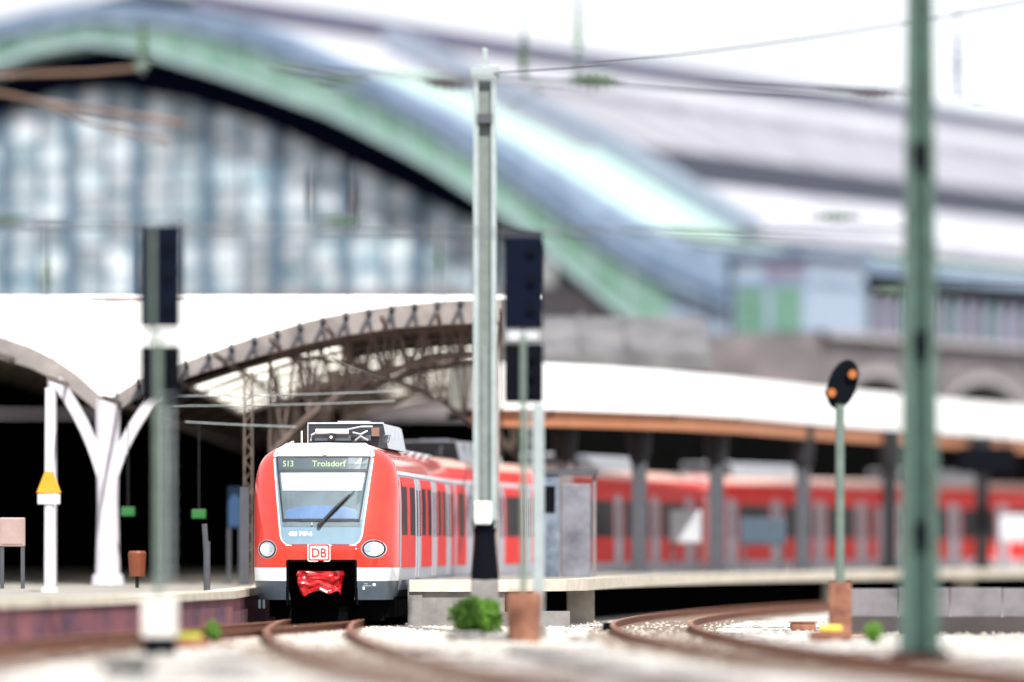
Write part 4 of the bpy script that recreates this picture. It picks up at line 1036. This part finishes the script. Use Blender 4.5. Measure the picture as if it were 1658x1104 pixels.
insulator(1352, 351, 58, 10, DW, INSG, 'olive insulator before the mint roof glass left of the green mast')
insulator(1440, 470, 36, 9, DW, INSGP, 'small pale green insulator touching the middle of the green mast')
insulator(848, 95, 60, 10, DW, INSG, 'upright green insulator rod right of the grey mast head', True)
insulator(936, 62, 90, 8, DW, INSGP, 'upright pale insulator rod above the big green insulator', True)
insulator(232, 78, 60, 10, DW, INSG, 'upright brown green insulator on the arch band at upper left', True)
insulator(503, 315, 46, 8, DW, INSR, 'upright dark insulator left of a twin before the gable glass', True)
insulator(572, 330, 56, 9, DW, INSR, 'upright dark insulator right of a twin before the gable glass', True)
insulator(75, 440, 56, 9, DW, INSG, 'upright dark insulator low before the gable glass at the left', True)
insulator(711, 422, 40, 8, DW, INSG, 'upright dark green insulator near the lower right of the gable glass', True)
insulator(1550, 105, 84, 9, DW, mat('grey_blue_glaze', (.12, .14, .22), .4), 'upright grey blue insulator in the sky right of the green mast', True)
for px, a, b, lab in ((848, 130, 20, 'dropper wire of the upright green insulator'), (936, 120, -20, 'dropper wire above the big green insulator'), (503, 362, 270, 'left dropper wire before the gable glass'), (572, 362, 265, 'right dropper wire before the gable glass'), (75, 500, 362, 'dropper wire at the left before the gable glass'), (711, 500, 362, 'dropper wire near the grey mast before the gable glass'), (1550, 150, -20, 'dropper wire in the sky right of the green mast')):
    wire([P(px, a, DW), P(px, b, DW)], lab, .018, WIREM, 'dropper_wire', 'dropper wires')
wire([P(1550, 150, DW), P(1580, 172, DW), P(1700, 146, DW)], 'bent pale arm in the sky at the far right', .03, GALV, 'registration_arm', None)
wire([P(848, 120, DW), P(875, 150, DW), P(830, 168, DW)], 'bent registration arm right of the grey mast head', .03, SIGN_G, 'registration_arm', None)
t = thing('cantilever_arm', P(-40, 118, DW), 'brown tubular cantilever arms entering from the upper left edge', 'cantilever')
o_ = P(-40, 118, DW)
for pts, r in (([(-40, 122), (150, 117), (222, 110)], .035), ([(-40, 142), (70, 166), (170, 180), (300, 200)], .035), ([(70, 166), (150, 200), (275, 230)], .03)):
    m = MB(); m.tube([P(a, b, DW) - o_ for a, b in pts], r, 8); m.build('tube', TUBEB, t)
m = MB(); m.tube([P(222, 112, DW) - o_, P(240, 98, DW) - o_], .08, 8); m.build('end_clamp', SIGN_G, t)

# ------------------------------------------------------------------ bush, stone block, small plants, point machines
def bush(loc, rx, rz, n, label, cat='bush', leaf=.05, name='bush'):
    t = thing(name, loc, label, cat); m = MB()
    for i in range(n):
        d = Vector((random.gauss(0, 1), random.gauss(0, 1), random.gauss(0, 1))).normalized(); k = random.uniform(.55, 1.0) * (1 + .38 * noise.noise(d * 2.6 + Vector(loc)))
        c = Vector((d.x * rx * k, d.y * rx * k, rz + d.z * rz * k))
        if c.z < 0: c.z = -c.z * .3
        u = Vector((random.gauss(0, 1), random.gauss(0, 1), random.gauss(0, 1) + .4)).normalized(); v = u.cross(d if abs(u.dot(d)) < .95 else Vector((1, 0, 0))).normalized()
        l_ = leaf * random.uniform(.6, 1.3); m.face([c - u * l_, c + v * l_ * .5, c + u * l_, c - v * l_ * .5])
    tag(m.build('leaves', LEAF, t), kind='stuff'); m = MB()
    for i in range(7):
        a = i * .9; m.tube([(0, 0, -.03), (math.cos(a) * rx * .3, math.sin(a) * rx * .3, rz * .8), (math.cos(a) * rx * .7, math.sin(a) * rx * .7, rz * 1.4)], [.02, .012, .005], 5)
    m.build('stems', mat('twig', (.08, .05, .03), .8), t)
bush((X(772, 99), 99, .0), .48, .37, 5200, 'round bright green bush between the train and the right signal', leaf=.045)
bush((X(1414, 92), 92, .0), .16, .19, 260, 'small green weed by the foot of the thick green mast', 'weed', .05, 'weed')
bush((X(345, 93), 93, .0), .15, .18, 240, 'small yellow green weed right of the left signal base', 'weed', .05, 'weed')
t = thing('stone_block', (X(780, 94), 94, 0), 'flat grey stone slab on the ballast in front of the bush', 'stone')
m = MB(); m.box(-.62, .0, -.22, .2, -.03, .16); m.build('slab', CONCG, t, bevel=.03)
m = MB(); m.box(.02, .62, -.2, .22, -.03, .12); m.build('slab', CONCG, t, bevel=.03)
def pm(px, D, label, c):
    t = thing('point_machine', (X(px, D), D, 0), label, 'point machine', 'point machines on the ballast')
    m = MB(); m.box(-.34, .30, -.2, .2, -.02, .13); m.build('case', RUSTB, t, bevel=.02); m = MB(); m.box(-.20, .20, -.18, .16, .131, .24); m.build('lid', c, t, bevel=.04)
    m = MB(); m.tube([(.3, 0, .06), (.75, .1, .05)], .025, 6); m.build('rod', RUST, t)
pm(1345, 96.5, 'rusty point machine with a yellow lid right of the inner curved rail', mat('yellow_lid', (.70, .55, .02), .5))
pm(308, 88, 'rusty point machine with an olive yellow lid right of the left signal', MOSS)
def lump(px, D, w_, h, mt, label, name='cable_box', cat='cable box'):
    t = thing(name, (X(px, D), D, 0), label, cat); m = MB(); m.box(-w_ / 2, w_ / 2, -.2, .2, -.03, h); m.build('case', mt, t, bevel=.04)
    m = MB(); m.box(-w_ / 2 - .02, w_ / 2 + .02, -.22, .22, h + .001, h + .03); m.build('lid', mt, t)
lump(205, 70, .62, .13, BOARD, 'flat black cable box at the bottom left')
lump(435, 91, .24, .10, BOARD, 'small black box at the left foot of the train track')
lump(370, 68, .55, .16, CONCG, 'grey concrete cable box at the bottom, left of the train track')
lump(985, 106, .22, .12, BOARD, 'small black box at the left end of the right curved track')
lump(1345, 95, .75, .08, RUSTB, 'low rusty tray under the yellow lidded machine')
lump(1300, 106.5, .5, .14, RUSTB, 'rusty box left of the distant signal base')

# cable trough with concrete lids crossing the foreground
t = thing('cable_trough', (.1, 83, 0), 'long grey concrete cable trough crossing the ballast in the foreground', 'cable trough')
L_ = math.hypot(2.5, 23); a_ = math.atan2(2.5, 23)
m = MB(); m.box(-.19, .19, -L_, 0, -.05, .05); m.build('trough', CONCG, t)
n = 32
for i in range(n):
    m = MB(); y = -L_ + i * L_ / n; d = random.uniform(-.006, .006)
    m.box(-.2 + d, .2 + d, y + .012, y + L_ / n - .012, .052, .09 + abs(d)); m.build('lid', CONCG, t)
t.rotation_euler.z = a_
